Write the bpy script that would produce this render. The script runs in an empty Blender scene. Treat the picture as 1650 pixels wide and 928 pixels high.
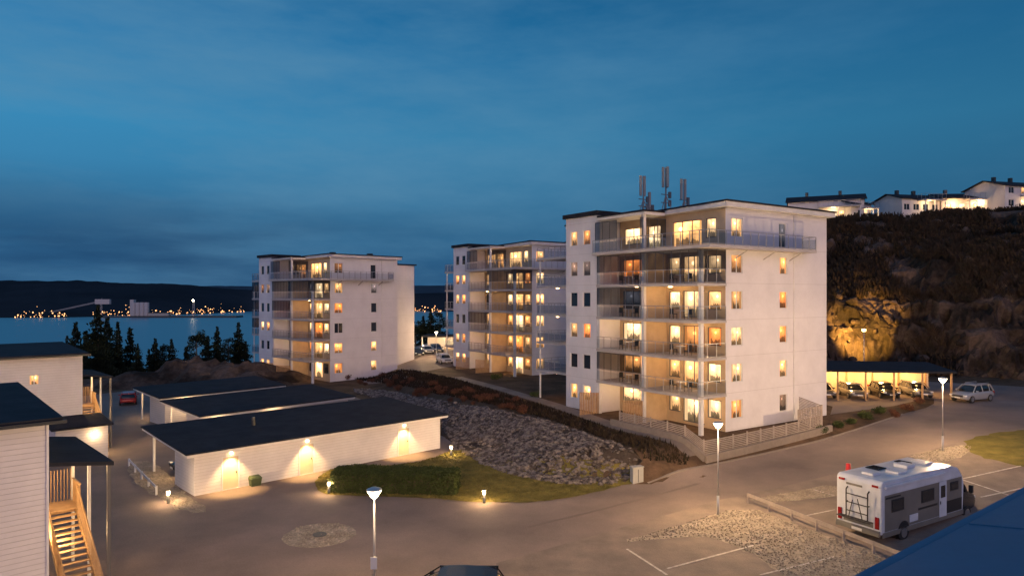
import bpy, bmesh, math, random
from mathutils import Vector, Matrix, noise
R=math.radians
random.seed(7)
sc=bpy.context.scene; COL=sc.collection
H=12.5; F=1100.0; CX=825.0; HY=475.0
def cl(t): return max(0.0,min(1.0,t))
def ss(a,b,x):
    t=cl((x-a)/(b-a)); return t*t*(3-2*t)
def lerp(pts,x):
    if x<=pts[0][0]: return pts[0][1]
    for (a,b),(c,d) in zip(pts,pts[1:]):
        if x<=c: return b+(d-b)*(x-a)/(c-a)
    return pts[-1][1]
XE=[(40,14),(45,9),(48.5,-1),(58.5,-5.6),(72,-12),(83,-17),(100,-22),(200,-26)]
YE=[(-400,70),(-90,85),(-60,104),(-40,118),(-30,150),(-10,185),(30,190),(400,200)]
def h(x,y):
    r=2.0*ss(10,46,x)*ss(30,46,y)
    e=-(x-12)*.55+(y-45)*.835
    f=ss(0,8,x-lerp(XE,y))*ss(0,4.5,e)
    z=r+max(0,1.7-r)*f
    z-=0.15*ss(0,40,-x-30)
    z-=80*ss(0,120,y-lerp(YE,x))
    z-=80*ss(90,300,-x)
    return z
def G(px,py):
    D=8.0; k=(px-CX)/F; m=(py-HY)/F
    while D<600:
        if H-m*D<=h(k*D,D):break
        D+=0.1
    return (k*D,D)
def Pz(px,py,z):
    D=(H-z)*F/(py-HY); return ((px-CX)/F*D,D)
# ---------------------------------------------------------------- objects
def tag(o,label=None,cat=None,group=None,kind=None):
    if label:o['label']=label
    if cat:o['category']=cat
    if group:o['group']=group
    if kind:o['kind']=kind
    return o
def empty(name,loc=(0,0,0),rz=0,label=None,cat=None,group=None):
    o=bpy.data.objects.new(name,None); COL.objects.link(o); o.location=loc; o.rotation_euler=(0,0,rz); o.empty_display_size=.3
    return tag(o,label,cat,group)
KIDS={}
class MB:
    def __init__(s): s.v=[]; s.f=[]
    def quad(s,*p):
        n=len(s.v); s.v+=[tuple(q) for q in p]; s.f.append(tuple(range(n,n+len(p)))); return s
    def hexa(s,c):
        n=len(s.v); s.v+=[tuple(q) for q in c]
        for f in ((0,3,2,1),(4,5,6,7),(0,1,5,4),(1,2,6,5),(2,3,7,6),(3,0,4,7)): s.f.append(tuple(n+i for i in f))
        return s
    def box(s,x0,x1,y0,y1,z0,z1):
        return s.hexa([(x0,y0,z0),(x1,y0,z0),(x1,y1,z0),(x0,y1,z0),(x0,y0,z1),(x1,y0,z1),(x1,y1,z1),(x0,y1,z1)])
    def fbox(s,f,a0,a1,z0,z1,d0,d1):
        return s.hexa([f(a0,z0,d0),f(a1,z0,d0),f(a1,z0,d1),f(a0,z0,d1),f(a0,z1,d0),f(a1,z1,d0),f(a1,z1,d1),f(a0,z1,d1)])
    def bar(s,p,q,w=.05,t=None):
        t=t or w; p=Vector(p); q=Vector(q); d=(q-p)
        if d.length<1e-6:return s
        d.normalize(); up=Vector((0,0,1)) if abs(d.z)<.95 else Vector((1,0,0))
        a=d.cross(up).normalized()*w/2; b=a.cross(d).normalized()*t/2
        return s.hexa([p-a-b,p+a-b,p+a+b,p-a+b,q-a-b,q+a-b,q+a+b,q-a+b])
    def tube(s,p,q,r0,r1=None,n=8,cap=True):
        r1=r0 if r1 is None else r1; p=Vector(p);q=Vector(q);d=(q-p).normalized()
        up=Vector((0,0,1)) if abs(d.z)<.95 else Vector((1,0,0)); a=d.cross(up).normalized(); b=a.cross(d)
        k=len(s.v)
        for c,r in((p,r0),(q,r1)):
            for i in range(n):
                t=2*math.pi*i/n; s.v.append(tuple(c+a*r*math.cos(t)+b*r*math.sin(t)))
        for i in range(n):
            j=(i+1)%n; s.f.append((k+i,k+j,k+n+j,k+n+i))
        if cap: s.f.append(tuple(k+i for i in range(n-1,-1,-1))); s.f.append(tuple(k+n+i for i in range(n)))
        return s
    def lathe(s,prof,c=(0,0,0),n=16):
        k=len(s.v)
        for r,z in prof:
            for i in range(n):
                t=2*math.pi*i/n; s.v.append((c[0]+r*math.cos(t),c[1]+r*math.sin(t),c[2]+z))
        for j in range(len(prof)-1):
            for i in range(n):
                i2=(i+1)%n; s.f.append((k+j*n+i,k+j*n+i2,k+(j+1)*n+i2,k+(j+1)*n+i))
        return s
    def wall(s,f,a0,a1,z0,z1,holes,dep=.16):
        A=sorted(set([a0,a1]+[q for hh in holes for q in hh[:2]])); Z=sorted(set([z0,z1]+[q for hh in holes for q in hh[2:4]]))
        for i in range(len(A)-1):
            for j in range(len(Z)-1):
                ca=(A[i]+A[i+1])/2; cz=(Z[j]+Z[j+1])/2
                if any(q[0]<ca<q[1] and q[2]<cz<q[3] for q in holes): continue
                s.quad(f(A[i],Z[j],0),f(A[i+1],Z[j],0),f(A[i+1],Z[j+1],0),f(A[i],Z[j+1],0))
        for q in holes:
            a,b,c,d=q[:4]
            s.quad(f(a,c,0),f(b,c,0),f(b,c,dep),f(a,c,dep)); s.quad(f(a,d,0),f(b,d,0),f(b,d,dep),f(a,d,dep))
            s.quad(f(a,c,0),f(a,d,0),f(a,d,dep),f(a,c,dep)); s.quad(f(b,c,0),f(b,d,0),f(b,d,dep),f(b,c,dep))
        return s
    def build(s,name,m,parent=None,smooth=False,uv=False,fix=False,sub=0,bev=0):
        me=bpy.data.meshes.new(name); me.from_pydata(s.v,[],s.f)
        if fix or sub or bev:
            bm=bmesh.new(); bm.from_mesh(me)
            if sub: bmesh.ops.remove_doubles(bm,verts=bm.verts,dist=1e-4)
            bmesh.ops.recalc_face_normals(bm,faces=bm.faces); bm.to_mesh(me); bm.free()
        if uv:
            l=me.uv_layers.new(name='UVMap'); c=[(0,0),(1,0),(1,1),(0,1)]
            for p in me.polygons:
                for i,li in enumerate(p.loop_indices): l.data[li].uv=c[i%4]
        me.materials.append(m)
        if smooth:
            for p in me.polygons:p.use_smooth=True
        o=bpy.data.objects.new(name,me); COL.objects.link(o)
        if parent: o.parent=parent; KIDS.setdefault(parent.name,[]).append(o.name)
        if sub:
            md=o.modifiers.new('s','SUBSURF'); md.levels=sub; md.render_levels=sub
        if bev:
            md=o.modifiers.new('b','BEVEL'); md.width=bev; md.segments=2; md.limit_method='ANGLE'
        return o
def copy_tree(o,parent=None):
    c=o.copy(); COL.objects.link(c); c.parent=parent
    if parent: KIDS.setdefault(parent.name,[]).append(c.name)
    for k in KIDS.get(o.name,[]): copy_tree(bpy.data.objects[k],c)
    return c
def light(name,loc,power,color=(1,.62,.28),size=.12,kind='POINT',parent=None,linear=False,spot=None):
    l=bpy.data.lights.new(name,kind); l.energy=power; l.color=color
    if kind!='SUN': l.shadow_soft_size=size
    if spot: l.spot_size=spot; l.spot_blend=.6
    if linear:
        l.use_nodes=True; nt=l.node_tree; em=next(n for n in nt.nodes if n.type=='EMISSION'); f=nt.nodes.new('ShaderNodeLightFalloff'); f.inputs[0].default_value=1; nt.links.new(f.outputs['Linear'],em.inputs['Strength'])
    o=bpy.data.objects.new(name,l); COL.objects.link(o); o.location=loc
    if parent: o.parent=parent; KIDS.setdefault(parent.name,[]).append(o.name)
    return o
# ---------------------------------------------------------------- materials
class NT:
    def __init__(s,m): s.t=m.node_tree; s.n=s.t.nodes; s.l=s.t.links
    def new(s,ty,**k):
        n=s.n.new(ty)
        for a,b in k.items(): setattr(n,a,b)
        return n
    def link(s,a,b): s.l.new(a,b)
    def put(s,sock,v):
        if hasattr(v,'is_output') or hasattr(v,'links'): s.l.new(v,sock)
        else: sock.default_value=v
    def math(s,op,a,b=0.0,c=None,clamp=False):
        n=s.new('ShaderNodeMath',operation=op,use_clamp=clamp); s.put(n.inputs[0],a); s.put(n.inputs[1],b)
        if c is not None: s.put(n.inputs[2],c)
        return n.outputs[0]
    def mix(s,f,a,b,mode='MIX'):
        n=s.new('ShaderNodeMix',data_type='RGBA',blend_type=mode); s.put(n.inputs[0],f); s.put(n.inputs[6],a); s.put(n.inputs[7],b); return n.outputs[2]
    def noise(s,vec,scale,detail=4,rough=.55):
        n=s.new('ShaderNodeTexNoise'); s.link(vec,n.inputs['Vector']); n.inputs['Scale'].default_value=scale; n.inputs['Detail'].default_value=detail; n.inputs['Roughness'].default_value=rough; return n.outputs[0]
    def ramp(s,f,stops):
        n=s.new('ShaderNodeValToRGB'); e=n.color_ramp.elements
        e[0].position=stops[0][0]; e[0].color=(*stops[0][1],1); e[1].position=stops[-1][0]; e[1].color=(*stops[-1][1],1)
        for p,c in stops[1:-1]:
            q=e.new(p); q.color=(*c,1)
        s.link(f,n.inputs[0]); return n.outputs[0]
def mat(name,c1,c2=None,rough=.7,scale=1.0,bump=0.0,bscale=20,metal=0,spec=.5,world=False,stain=0,emit=None,es=0,lo=.35,hi=.65):
    m=bpy.data.materials.new(name); m.use_nodes=True; t=NT(m); b=t.n['Principled BSDF']
    b.inputs['Roughness'].default_value=rough; b.inputs['Metallic'].default_value=metal; b.inputs['Specular IOR Level'].default_value=spec
    geo=t.new('ShaderNodeNewGeometry').outputs['Position'] if world else t.new('ShaderNodeTexCoord').outputs['Object']
    if c2 is None: c2=tuple(x*.82 for x in c1)
    f=t.noise(geo,scale,6,.6); mr=t.new('ShaderNodeMapRange'); t.link(f,mr.inputs[0]); mr.inputs[1].default_value=lo; mr.inputs[2].default_value=hi
    c=t.mix(mr.outputs[0],(*c1,1),(*c2,1))
    if stain:
        g=t.noise(geo,bscale,3,.7); gg=t.math('MULTIPLY_ADD',g,stain*2,1-stain); c=t.mix(1.0,c,gg,'MULTIPLY')
    t.link(c,b.inputs['Base Color'])
    if bump:
        bn=t.new('ShaderNodeBump'); bn.inputs['Strength'].default_value=bump; bn.inputs['Distance'].default_value=.05
        t.link(t.noise(geo,bscale,5,.6),bn.inputs['Height']); t.link(bn.outputs[0],b.inputs['Normal'])
    if emit: b.inputs['Emission Color'].default_value=(*emit,1); b.inputs['Emission Strength'].default_value=es
    return m
def siding_mat(name,c,c2,step=.2,amt=.5,vertical=False,spec=.5):
    m=mat(name,c,c2,rough=.65,scale=.5,stain=.06,bscale=3,spec=spec); t=NT(m); b=t.n['Principled BSDF']
    tc=t.new('ShaderNodeTexCoord').outputs['Object']; sp=t.new('ShaderNodeSeparateXYZ'); t.link(tc,sp.inputs[0])
    v=sp.outputs[0] if vertical else sp.outputs[2]
    fr=t.math('FRACT',t.math('DIVIDE',v,step)); gr=t.math('GREATER_THAN',fr,.1 if step<1 else .012)
    bn=t.new('ShaderNodeBump'); bn.inputs['Strength'].default_value=amt; bn.inputs['Distance'].default_value=.03
    t.link(t.math('ADD',t.math('MULTIPLY',fr,-.5 if step<1 else 0.0),gr),bn.inputs['Height']); t.link(bn.outputs[0],b.inputs['Normal'])
    old=b.inputs['Base Color'].links[0].from_socket
    k=t.math('MULTIPLY_ADD',gr,.24,.76); t.link(t.mix(1.0,old,k,'MULTIPLY'),b.inputs['Base Color'])
    return m
def lit_mat(name,ramp,gain=1.0,dark=0.0):
    m=bpy.data.materials.new(name); m.use_nodes=True; t=NT(m); b=t.n['Principled BSDF']
    uv=t.new('ShaderNodeTexCoord').outputs['UV']; rnd=t.new('ShaderNodeObjectInfo').outputs['Random']
    sp=t.new('ShaderNodeSeparateXYZ'); t.link(uv,sp.inputs[0]); u,v=sp.outputs[0],sp.outputs[1]
    fr=lambda k:t.math('FRACT',t.math('MULTIPLY',rnd,k))
    col=t.ramp(fr(17.3),ramp)
    off=t.new('ShaderNodeCombineXYZ'); t.link(t.math('MULTIPLY_ADD',rnd,91.0,0.0),off.inputs[2]); t.link(t.math('MULTIPLY',u,2.6),off.inputs[0]); t.link(t.math('MULTIPLY',v,1.7),off.inputs[1])
    ns=t.noise(off.outputs[0],1.6,3,.6)
    br=t.math('MULTIPLY_ADD',v,.75,.25); br=t.math('MULTIPLY',br,t.math('MULTIPLY_ADD',ns,2.2,-.2,clamp=False))
    o2=t.new('ShaderNodeCombineXYZ'); t.link(t.math('MULTIPLY',u,7.0),o2.inputs[0]); t.link(t.math('MULTIPLY',rnd,37.0),o2.inputs[1])
    sil=t.math('MULTIPLY_ADD',t.noise(o2.outputs[0],1.0,2,.5),.75,-.08)
    fm=t.math('LESS_THAN',v,sil); br=t.math('MULTIPLY',br,t.math('MULTIPLY_ADD',fm,-.72,1.0))
    e=t.math('ABSOLUTE',t.math('SUBTRACT',u,.5)); cw=t.math('MULTIPLY_ADD',fr(5.7),.22,.28); cm=t.math('GREATER_THAN',e,cw)
    st=t.math('MULTIPLY_ADD',t.math('SINE',t.math('MULTIPLY',u,95.0)),.14,.42)
    br=t.math('ADD',t.math('MULTIPLY',br,t.math('SUBTRACT',1.0,cm)),t.math('MULTIPLY',cm,st))
    du=t.math('SUBTRACT',u,t.math('MULTIPLY_ADD',fr(7.1),.5,.25)); dv=t.math('SUBTRACT',v,.74)
    dd=t.math('SQRT',t.math('ADD',t.math('MULTIPLY',du,du),t.math('MULTIPLY',dv,dv)))
    pm=t.math('LESS_THAN',dd,.075); br=t.math('ADD',br,t.math('MULTIPLY',pm,2.6))
    gl=t.math('MULTIPLY',t.math('SUBTRACT',.45,dd,clamp=True),1.3); br=t.math('ADD',br,gl)
    br=t.math('MULTIPLY',br,t.math('MULTIPLY_ADD',fr(29.1),1.1*gain,.75*gain))
    b.inputs['Base Color'].default_value=(.03,.03,.03,1); b.inputs['Roughness'].default_value=.08
    t.link(col,b.inputs['Emission Color']); t.link(br,b.inputs['Emission Strength'])
    return m
def glass_mat(name,tint,refl,edge,rough=.03):
    m=bpy.data.materials.new(name); m.use_nodes=True; t=NT(m); t.n.remove(t.n['Principled BSDF']); out=t.n['Material Output']
    a=t.new('ShaderNodeBsdfTransparent'); a.inputs[0].default_value=(*tint,1); g=t.new('ShaderNodeBsdfGlossy'); g.inputs['Roughness'].default_value=rough; g.inputs[0].default_value=(.82,.82,.85,1)
    x=t.new('ShaderNodeMixShader'); fz=t.new('ShaderNodeLayerWeight'); fz.inputs[0].default_value=.5
    p=t.math('POWER',fz.outputs['Facing'],3.0); t.link(t.math('MULTIPLY_ADD',p,edge,refl,clamp=True),x.inputs[0]); t.link(a.outputs[0],x.inputs[1]); t.link(g.outputs[0],x.inputs[2]); t.link(x.outputs[0],out.inputs[0])
    return m
WARM=[(0,(1,.27,.05)),(.35,(1,.40,.11)),(.7,(1,.50,.18)),(1,(1,.62,.30))]
M={}
M['white']=siding_mat('render_white',(.63,.63,.68),(.56,.56,.61),2.9,.25)
M['siding']=siding_mat('white_siding',(.60,.59,.61),(.52,.51,.54),.2,.9)
M['trim']=mat('white_trim',(.64,.65,.67),rough=.5)
M['bay']=mat('bay_wall',(.50,.38,.25),rough=.6)
M['roof']=mat('dark_roof',(.024,.026,.034),(.013,.015,.021),rough=.85,scale=.8,bump=.3,bscale=9,stain=.35,spec=.2)
M['roofblue']=mat('blue_metal_roof',(.045,.14,.25),(.035,.12,.22),rough=.5,scale=.6,stain=.12,bscale=5,spec=.3)
M['slab']=mat('concrete_slab',(.42,.41,.42),rough=.7,stain=.1,bscale=4)
M['metal']=mat('grey_metal',(.36,.37,.39),rough=.45,metal=.4)
M['darkmetal']=mat('dark_metal',(.05,.055,.06),rough=.45,metal=.4)
M['pole']=mat('galvanised',(.5,.51,.53),rough=.4,metal=.6)
M['mast']=mat('mast_grey',(.2,.21,.23),rough=.5,metal=.4)
M['glass']=glass_mat('railing_glass',(.74,.78,.82),.04,.22)
M['glaze']=glass_mat('glazing',(.34,.36,.39),.05,.22)
M['lit']=lit_mat('lit_pane',WARM,1.3)
M['litb']=lit_mat('bright_pane',[(0,(1,.46,.14)),(.5,(1,.56,.23)),(1,(1,.68,.36))],1.9)
M['dim']=lit_mat('dim_pane',[(0,(.9,.3,.07)),(.5,(.6,.3,.15)),(1,(.3,.3,.35))],.45)
M['dark']=mat('dark_pane',(.02,.028,.04),rough=.04,spec=.6)
M['frame']=mat('window_frame',(.6,.6,.6),rough=.5)
M['dframe']=mat('dark_window_frame',(.08,.08,.09),rough=.5)
M['wood']=mat('larch_wood',(.42,.27,.14),(.32,.2,.1),rough=.7,scale=3,bump=.2,bscale=30)
M['greywood']=mat('weathered_wood',(.33,.28,.25),(.24,.21,.19),rough=.8,scale=2,bump=.3,bscale=20)
M['asphalt']=mat('asphalt',(.25,.20,.175),(.145,.118,.108),rough=.85,scale=.13,bump=.4,bscale=14,world=True,stain=.28,spec=.25)
M['asphalt2']=mat('asphalt_lot',(.25,.205,.17),(.165,.135,.12),rough=.88,scale=.5,bump=.5,bscale=16,world=True,stain=.32,spec=.25)
M['patch']=mat('asphalt_patch',(.17,.14,.125),(.15,.12,.11),rough=.88,scale=.5,bump=.4,bscale=16,world=True,stain=.22,spec=.25)
M['earth']=mat('earth',(.13,.085,.055),(.06,.042,.028),rough=.95,scale=.45,bump=1,bscale=3,world=True,stain=.45,spec=.1)
M['grass']=mat('lawn',(.20,.165,.05),(.11,.10,.03),rough=.95,scale=.8,bump=.8,bscale=25,world=True,stain=.5,spec=.1)
M['gravel']=mat('gravel',(.36,.31,.25),(.25,.215,.17),rough=.95,scale=1.2,bump=1,bscale=8,world=True,stain=.85,spec=.1)
M['soil']=mat('stony_soil',(.085,.068,.055),(.045,.036,.03),rough=.95,scale=1.2,bump=1,bscale=6,world=True,stain=.6,spec=.1)
M['kerb']=mat('kerb_stone',(.22,.19,.17),rough=.85,scale=2,stain=.2,bscale=12)
M['paint']=mat('road_paint',(.6,.55,.5),(.32,.28,.25),rough=.7,scale=4,stain=.3,bscale=25,world=True)
M['rock']=mat('granite_rock',(.105,.078,.064),(.022,.018,.015),rough=.95,scale=.16,bump=1,bscale=1.8,world=True,stain=.85,lo=.40,hi=.60,spec=.1)
M['rubble']=mat('rubble_stone',(.20,.175,.16),(.065,.055,.052),rough=.9,scale=2.6,bump=.6,bscale=8,world=True,stain=.35,spec=.15,lo=.42,hi=.58)
M['leaf']=mat('leaf_green',(.055,.075,.022),(.03,.045,.014),rough=.8,scale=2,spec=.2)
M['needle']=mat('needle_green',(.018,.028,.018),(.010,.017,.012),rough=.9,scale=1,spec=.1)
M['redleaf']=mat('red_brown_twigs',(.15,.065,.04),(.08,.04,.025),rough=.85,scale=2,spec=.1)
M['scrub']=mat('scrub',(.05,.034,.022),(.020,.018,.012),rough=.9,scale=.5,spec=.1)
M['bark']=mat('bark',(.08,.06,.045),rough=.9,scale=3)
M['lamp']=mat('lamp_glow',(1,.9,.7),rough=.4,emit=(1,.8,.5),es=22)
M['lampw']=mat('lamp_glow_warm',(1,.8,.5),rough=.4,emit=(1,.62,.26),es=16)
M['door']=mat('garage_door',(.62,.52,.38),rough=.5)
M['rubber']=mat('tyre_rubber',(.02,.02,.02),rough=.8)
M['rim']=mat('alloy_rim',(.45,.45,.46),rough=.3,metal=.8)
M['carglass']=mat('car_glass',(.015,.018,.022),rough=.04,spec=.8)
M['red']=mat('red_plastic',(.55,.03,.03),rough=.4)
M['green']=mat('green_plastic',(.06,.09,.04),rough=.6)
M['grey']=mat('grey_cabinet',(.33,.34,.33),rough=.6)
M['rvwhite']=mat('rv_white',(.56,.61,.68),rough=.25,spec=.5)
M['rvgrey']=mat('rv_grey',(.17,.165,.15),rough=.35)
M['black']=mat('black_plastic',(.02,.02,.022),rough=.45)
M['cabpaint']=mat('cab_black_paint',(.022,.022,.026),rough=.15,spec=.8)
M['plate']=mat('plate_white',(.7,.7,.7),rough=.4)
M['tail']=mat('tail_lamp',(.25,.01,.01),rough=.2)
M['head']=mat('head_lamp',(.75,.78,.8),rough=.1,spec=1)
def paint(n,c,metal=.4): return mat(n,c,tuple(x*.95 for x in c),rough=.22,metal=metal,spec=.6)
# ---------------------------------------------------------------- terrain
def gridmesh(name,xs,ys,zf,m,smooth=True,kind='structure'):
    b=MB(); nx=len(xs)
    b.v=[(x,y,zf(x,y)) for y in ys for x in xs]
    b.f=[(j*nx+i,j*nx+i+1,(j+1)*nx+i+1,(j+1)*nx+i) for j in range(len(ys)-1) for i in range(nx-1)]
    o=b.build(name,m,smooth=smooth); o['kind']=kind; return o
xs=[-9000,-6000,-4000,-2500,-1500,-900,-600]+list(range(-400,-80,10))+list(range(-80,81))+list(range(84,200,6))+[220,300,500,900,2000,4000,9000]
ys=[-400,-200,-80,-30]+list(range(-10,131))+list(range(133,330,5))+[360,420,600,1000,2000,4000,8000,14000]
gridmesh('ground',xs,ys,h,M['earth'])
def drape(name,pts,m,off,kind='structure',lift=0):
    bm=bmesh.new(); vs=[bm.verts.new((x,y,0)) for x,y in pts]; bm.faces.new(vs)
    x0=min(p[0] for p in pts);x1=max(p[0] for p in pts);y0=min(p[1] for p in pts);y1=max(p[1] for p in pts)
    bmesh.ops.triangulate(bm,faces=bm.faces[:])
    for k in range(math.ceil(x0),math.floor(x1)+1):
        if k<-80 or k>80: continue
        bmesh.ops.bisect_plane(bm,geom=bm.verts[:]+bm.edges[:]+bm.faces[:],plane_co=(k,0,0),plane_no=(1,0,0),dist=1e-5)
    for k in range(math.ceil(y0),math.floor(y1)+1):
        bmesh.ops.bisect_plane(bm,geom=bm.verts[:]+bm.edges[:]+bm.faces[:],plane_co=(0,k,0),plane_no=(0,1,0),dist=1e-5)
    for v in bm.verts: v.co.z=h(v.co.x,v.co.y)+off
    bmesh.ops.recalc_face_normals(bm,faces=bm.faces[:])
    me=bpy.data.meshes.new(name); bm.to_mesh(me); bm.free(); me.materials.append(m)
    for p in me.polygons: p.use_smooth=True
    if me.polygons and me.polygons[0].normal.z<0: me.flip_normals()
    o=bpy.data.objects.new(name,me); COL.objects.link(o); o['kind']=kind; return o
def strip(pts,w):
    L=[];Rr=[]
    for i,p in enumerate(pts):
        a=Vector(pts[max(0,i-1)]);b=Vector(pts[min(len(pts)-1,i+1)]);d=(b-a).normalized();n=Vector((-d.y,d.x))*w/2
        L.append(tuple(Vector(p)+n));Rr.append(tuple(Vector(p)-n))
    return L+Rr[::-1]
def resample(pts,step=.8,closed=False):
    out=[]; P=pts+[pts[0]] if closed else pts
    for a,b in zip(P,P[1:]):
        a=Vector(a);b=Vector(b);n=max(1,int((b-a).length/step))
        for i in range(n): out.append(tuple(a.lerp(b,i/n)))
    out.append(tuple(P[-1])); return out
def smoothc(pts,closed=True,it=2):
    for _ in range(it):
        n=len(pts);o=[]
        rng=range(n) if closed else range(n-1)
        if not closed:o.append(pts[0])
        for i in rng:
            a=Vector(pts[i]);b=Vector(pts[(i+1)%n]); o+= [tuple(a.lerp(b,.25)),tuple(a.lerp(b,.75))]
        if not closed:o.append(pts[-1])
        pts=o
    return pts
def ragged(pts,amp=.18,step=.5,seed=1):
    rs=random.Random(seed); P=resample(pts,step,True)[:-1]; return [(x+amp*noise.noise(Vector((x*1.3,y*1.3,seed)))*1.6+rs.uniform(-.04,.04),y+amp*noise.noise(Vector((x*1.3,y*1.3,seed+9)))*1.6) for x,y in P]
def kerb(pts,name='kerb',w=.14,hh=.12,m=None):
    b=MB(); P=resample(pts,.9)
    for p,q in zip(P,P[1:]):
        b.bar((p[0],p[1],h(*p)+hh/2),(q[0],q[1],h(*q)+hh/2),w,hh+.06)
    o=b.build(name,m or M['kerb']); o['kind']='structure'; return o
edge=[G(1110,757),G(1230,732),G(1350,703),G(1455,668)]
road=[(-60,-8),(-60,75),(-50,90),(-30,90),(-20.5,86),(-15,76),(-9,66),(-5.2,58.5),(-2,50),(9,45.2)]+edge+[G(1440,655),G(1338,668),(31,66),(30,74),(34,84),(48,84),(62,76),(95,64),(95,-8)]
drape('road',road,M['asphalt'],.02)
kerb(smoothc([(9,45.2)]+edge,False,1),hh=.06)
drape('parking_lot',smoothc([G(800,908),G(900,880),G(985,855)],False,1)+[G(1157,806),G(1330,768),G(1460,735),G(1550,712),G(1660,688),(60,40),(60,5),(2,5),(-1,24)],M['asphalt2'],.03)
drape('car_park_far',[(-26,128),(-8,122),(-2,150),(-24,165)],M['asphalt'],.05)
drape('access_road',[(-21,96),(-14,92),(-2,120),(-12,126),(-26,130)],M['asphalt'],.03)
drape('asphalt_repair',ragged(strip(resample(smoothc([G(850,850),G(1010,812),G(1130,778)],False,1),2),.25),.05,.6,2),M['patch'],.036)
lawn=smoothc([G(515,796),G(560,800),G(690,803),G(740,808),G(830,812),G(905,806),G(990,786),G(1035,772),G(1030,755),G(960,745),G(860,742),G(790,736),G(735,722),G(690,742),G(620,752),G(540,752),G(505,775)],True,1)
drape('lawn',ragged(lawn,.12,.5,3),M['grass'],.05)
rub=smoothc([G(722,700),G(735,722),G(790,757),G(880,778),G(960,786),G(1015,775),G(1035,742),G(960,706),G(880,678),G(800,662),G(700,645),G(600,626),G(560,628),G(600,640),G(680,655)],True,1)
drape('rubble_slope',ragged(rub,.4,.7,4),M['soil'],.04)
gp1=smoothc([G(985,878),G(1090,848),G(1200,815),G(1300,852),G(1445,905),G(1400,935),G(1330,960),G(1290,950),G(1235,905),G(1150,865),G(1095,866)],True,1)
gp2=smoothc([G(1440,742),G(1548,716),G(1570,722),G(1545,740),G(1470,756)],True,1)
gp3=[G(1205,806),G(1330,783),G(1400,792),G(1345,800),G(1235,812)]
gp4=smoothc([G(205,745),G(250,742),G(300,800),G(345,825),G(300,828),G(250,800),G(210,775)],True,1)
drape('gravel_patch',ragged(gp1,.2,.4,5),M['gravel'],.04)
drape('gravel_strip',ragged(gp3,.12,.4,6),M['gravel'],.04)
drape('gravel_verge',ragged(gp2,.2,.4,7),M['gravel'],.04)
drape('lawn_corner',ragged(smoothc([G(1548,716),G(1580,700),G(1700,690),G(1700,760),G(1640,752),G(1570,735)],True,1),.2,.5,8),M['grass'],.05)
drape('gravel_yard',ragged(gp4,.2,.5,9),M['gravel'],.04)
drape('planting_bed',smoothc([G(1335,690),G(1340,668),G(1440,655),G(1505,640),G(1505,655),G(1450,668),G(1390,690),G(1340,705)],True,1),M['earth'],.05)
c=G(515,863); ring=[(c[0]+1.85*math.cos(t*.3142),c[1]+1.85*math.sin(t*.3142)) for t in range(20)]; drape('manhole_ring',ragged(ring,.06,.3,2),M['gravel'],.045)
mh=MB(); mh.lathe([(0,.0),(.36,0),(.36,.03),(0,.03)],(c[0],c[1],h(*c)+.05),20); tag(mh.build('manhole_cover',M['darkmetal'],fix=True),'round dark manhole cover in the pale round patch on the yard','manhole cover')
def mark(a,b,w=.12):
    drape('parking_line',strip([a,b],w),M['paint'],.055)
mark(G(1010,886),G(1075,928)); mark(G(1075,918),G(1215,880)); mark(G(1225,928),G(1345,898),.1); mark(G(1540,775),G(1645,752)); mark(G(1535,770),G(1660,812)); mark(G(1580,803),G(1660,785)); mark(G(1300,832),G(1345,822)); mark(G(1310,790),G(1345,800))
drape('paved_path',strip([G(1120,735),G(1000,690),G(890,652),G(800,625),G(735,608)],1.6),M['asphalt2'],.05)
def stone(b,c,r,rs,fl=(.45,.85)):
    k=len(b.v); t=(1+5**.5)/2
    vs=[(-1,t,0),(1,t,0),(-1,-t,0),(1,-t,0),(0,-1,t),(0,1,t),(0,-1,-t),(0,1,-t),(t,0,-1),(t,0,1),(-t,0,-1),(-t,0,1)]
    fs=[(0,11,5),(0,5,1),(0,1,7),(0,7,10),(0,10,11),(1,5,9),(5,11,4),(11,10,2),(10,7,6),(7,1,8),(3,9,4),(3,4,2),(3,2,6),(3,6,8),(3,8,9),(4,9,5),(2,4,11),(6,2,10),(8,6,7),(9,8,1)]
    q=Matrix.Rotation(rs.random()*6.28,3,'Z')@Matrix.Rotation(rs.uniform(-.4,.4),3,'X'); s=(rs.uniform(.7,1.3),rs.uniform(.6,1.1),rs.uniform(*fl))
    for v in vs:
        w=Vector(v)*(r/1.9)*rs.uniform(.75,1.2); w=Vector((w.x*s[0],w.y*s[1],w.z*s[2])); w=q@w; b.v.append((c[0]+w.x,c[1]+w.y,c[2]+w.z))
    for f in fs:b.f.append(tuple(k+i for i in f))
def inside(p,poly):
    x,y=p;r=False;n=len(poly)
    for i in range(n):
        x1,y1=poly[i];x2,y2=poly[(i+1)%n]
        if (y1>y)!=(y2>y) and x<(x2-x1)*(y-y1)/(y2-y1)+x1:r=not r
    return r
rs=random.Random(3)
def scatter(poly,n,rs):
    x0=min(p[0] for p in poly);x1=max(p[0] for p in poly);y0=min(p[1] for p in poly);y1=max(p[1] for p in poly);out=[]
    while len(out)<n:
        p=(rs.uniform(x0,x1),rs.uniform(y0,y1))
        if inside(p,poly):out.append(p)
    return out
b=MB()
for p in scatter(rub,8500,rs):
    dn=noise.noise(Vector((p[0]*.35,p[1]*.35,3)))
    if dn<-.22 and rs.random()<.8: continue
    r=rs.choice([.08,.1,.12,.15,.18,.22,.3]); stone(b,(p[0],p[1],h(*p)+.03+r*.1),r,rs,(.4,.75))
o=b.build('rubble',M['rubble']); o['kind']='stuff'; tag(o,'loose grey rubble stones covering the slope below the blocks','rubble')
b=MB()
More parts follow.
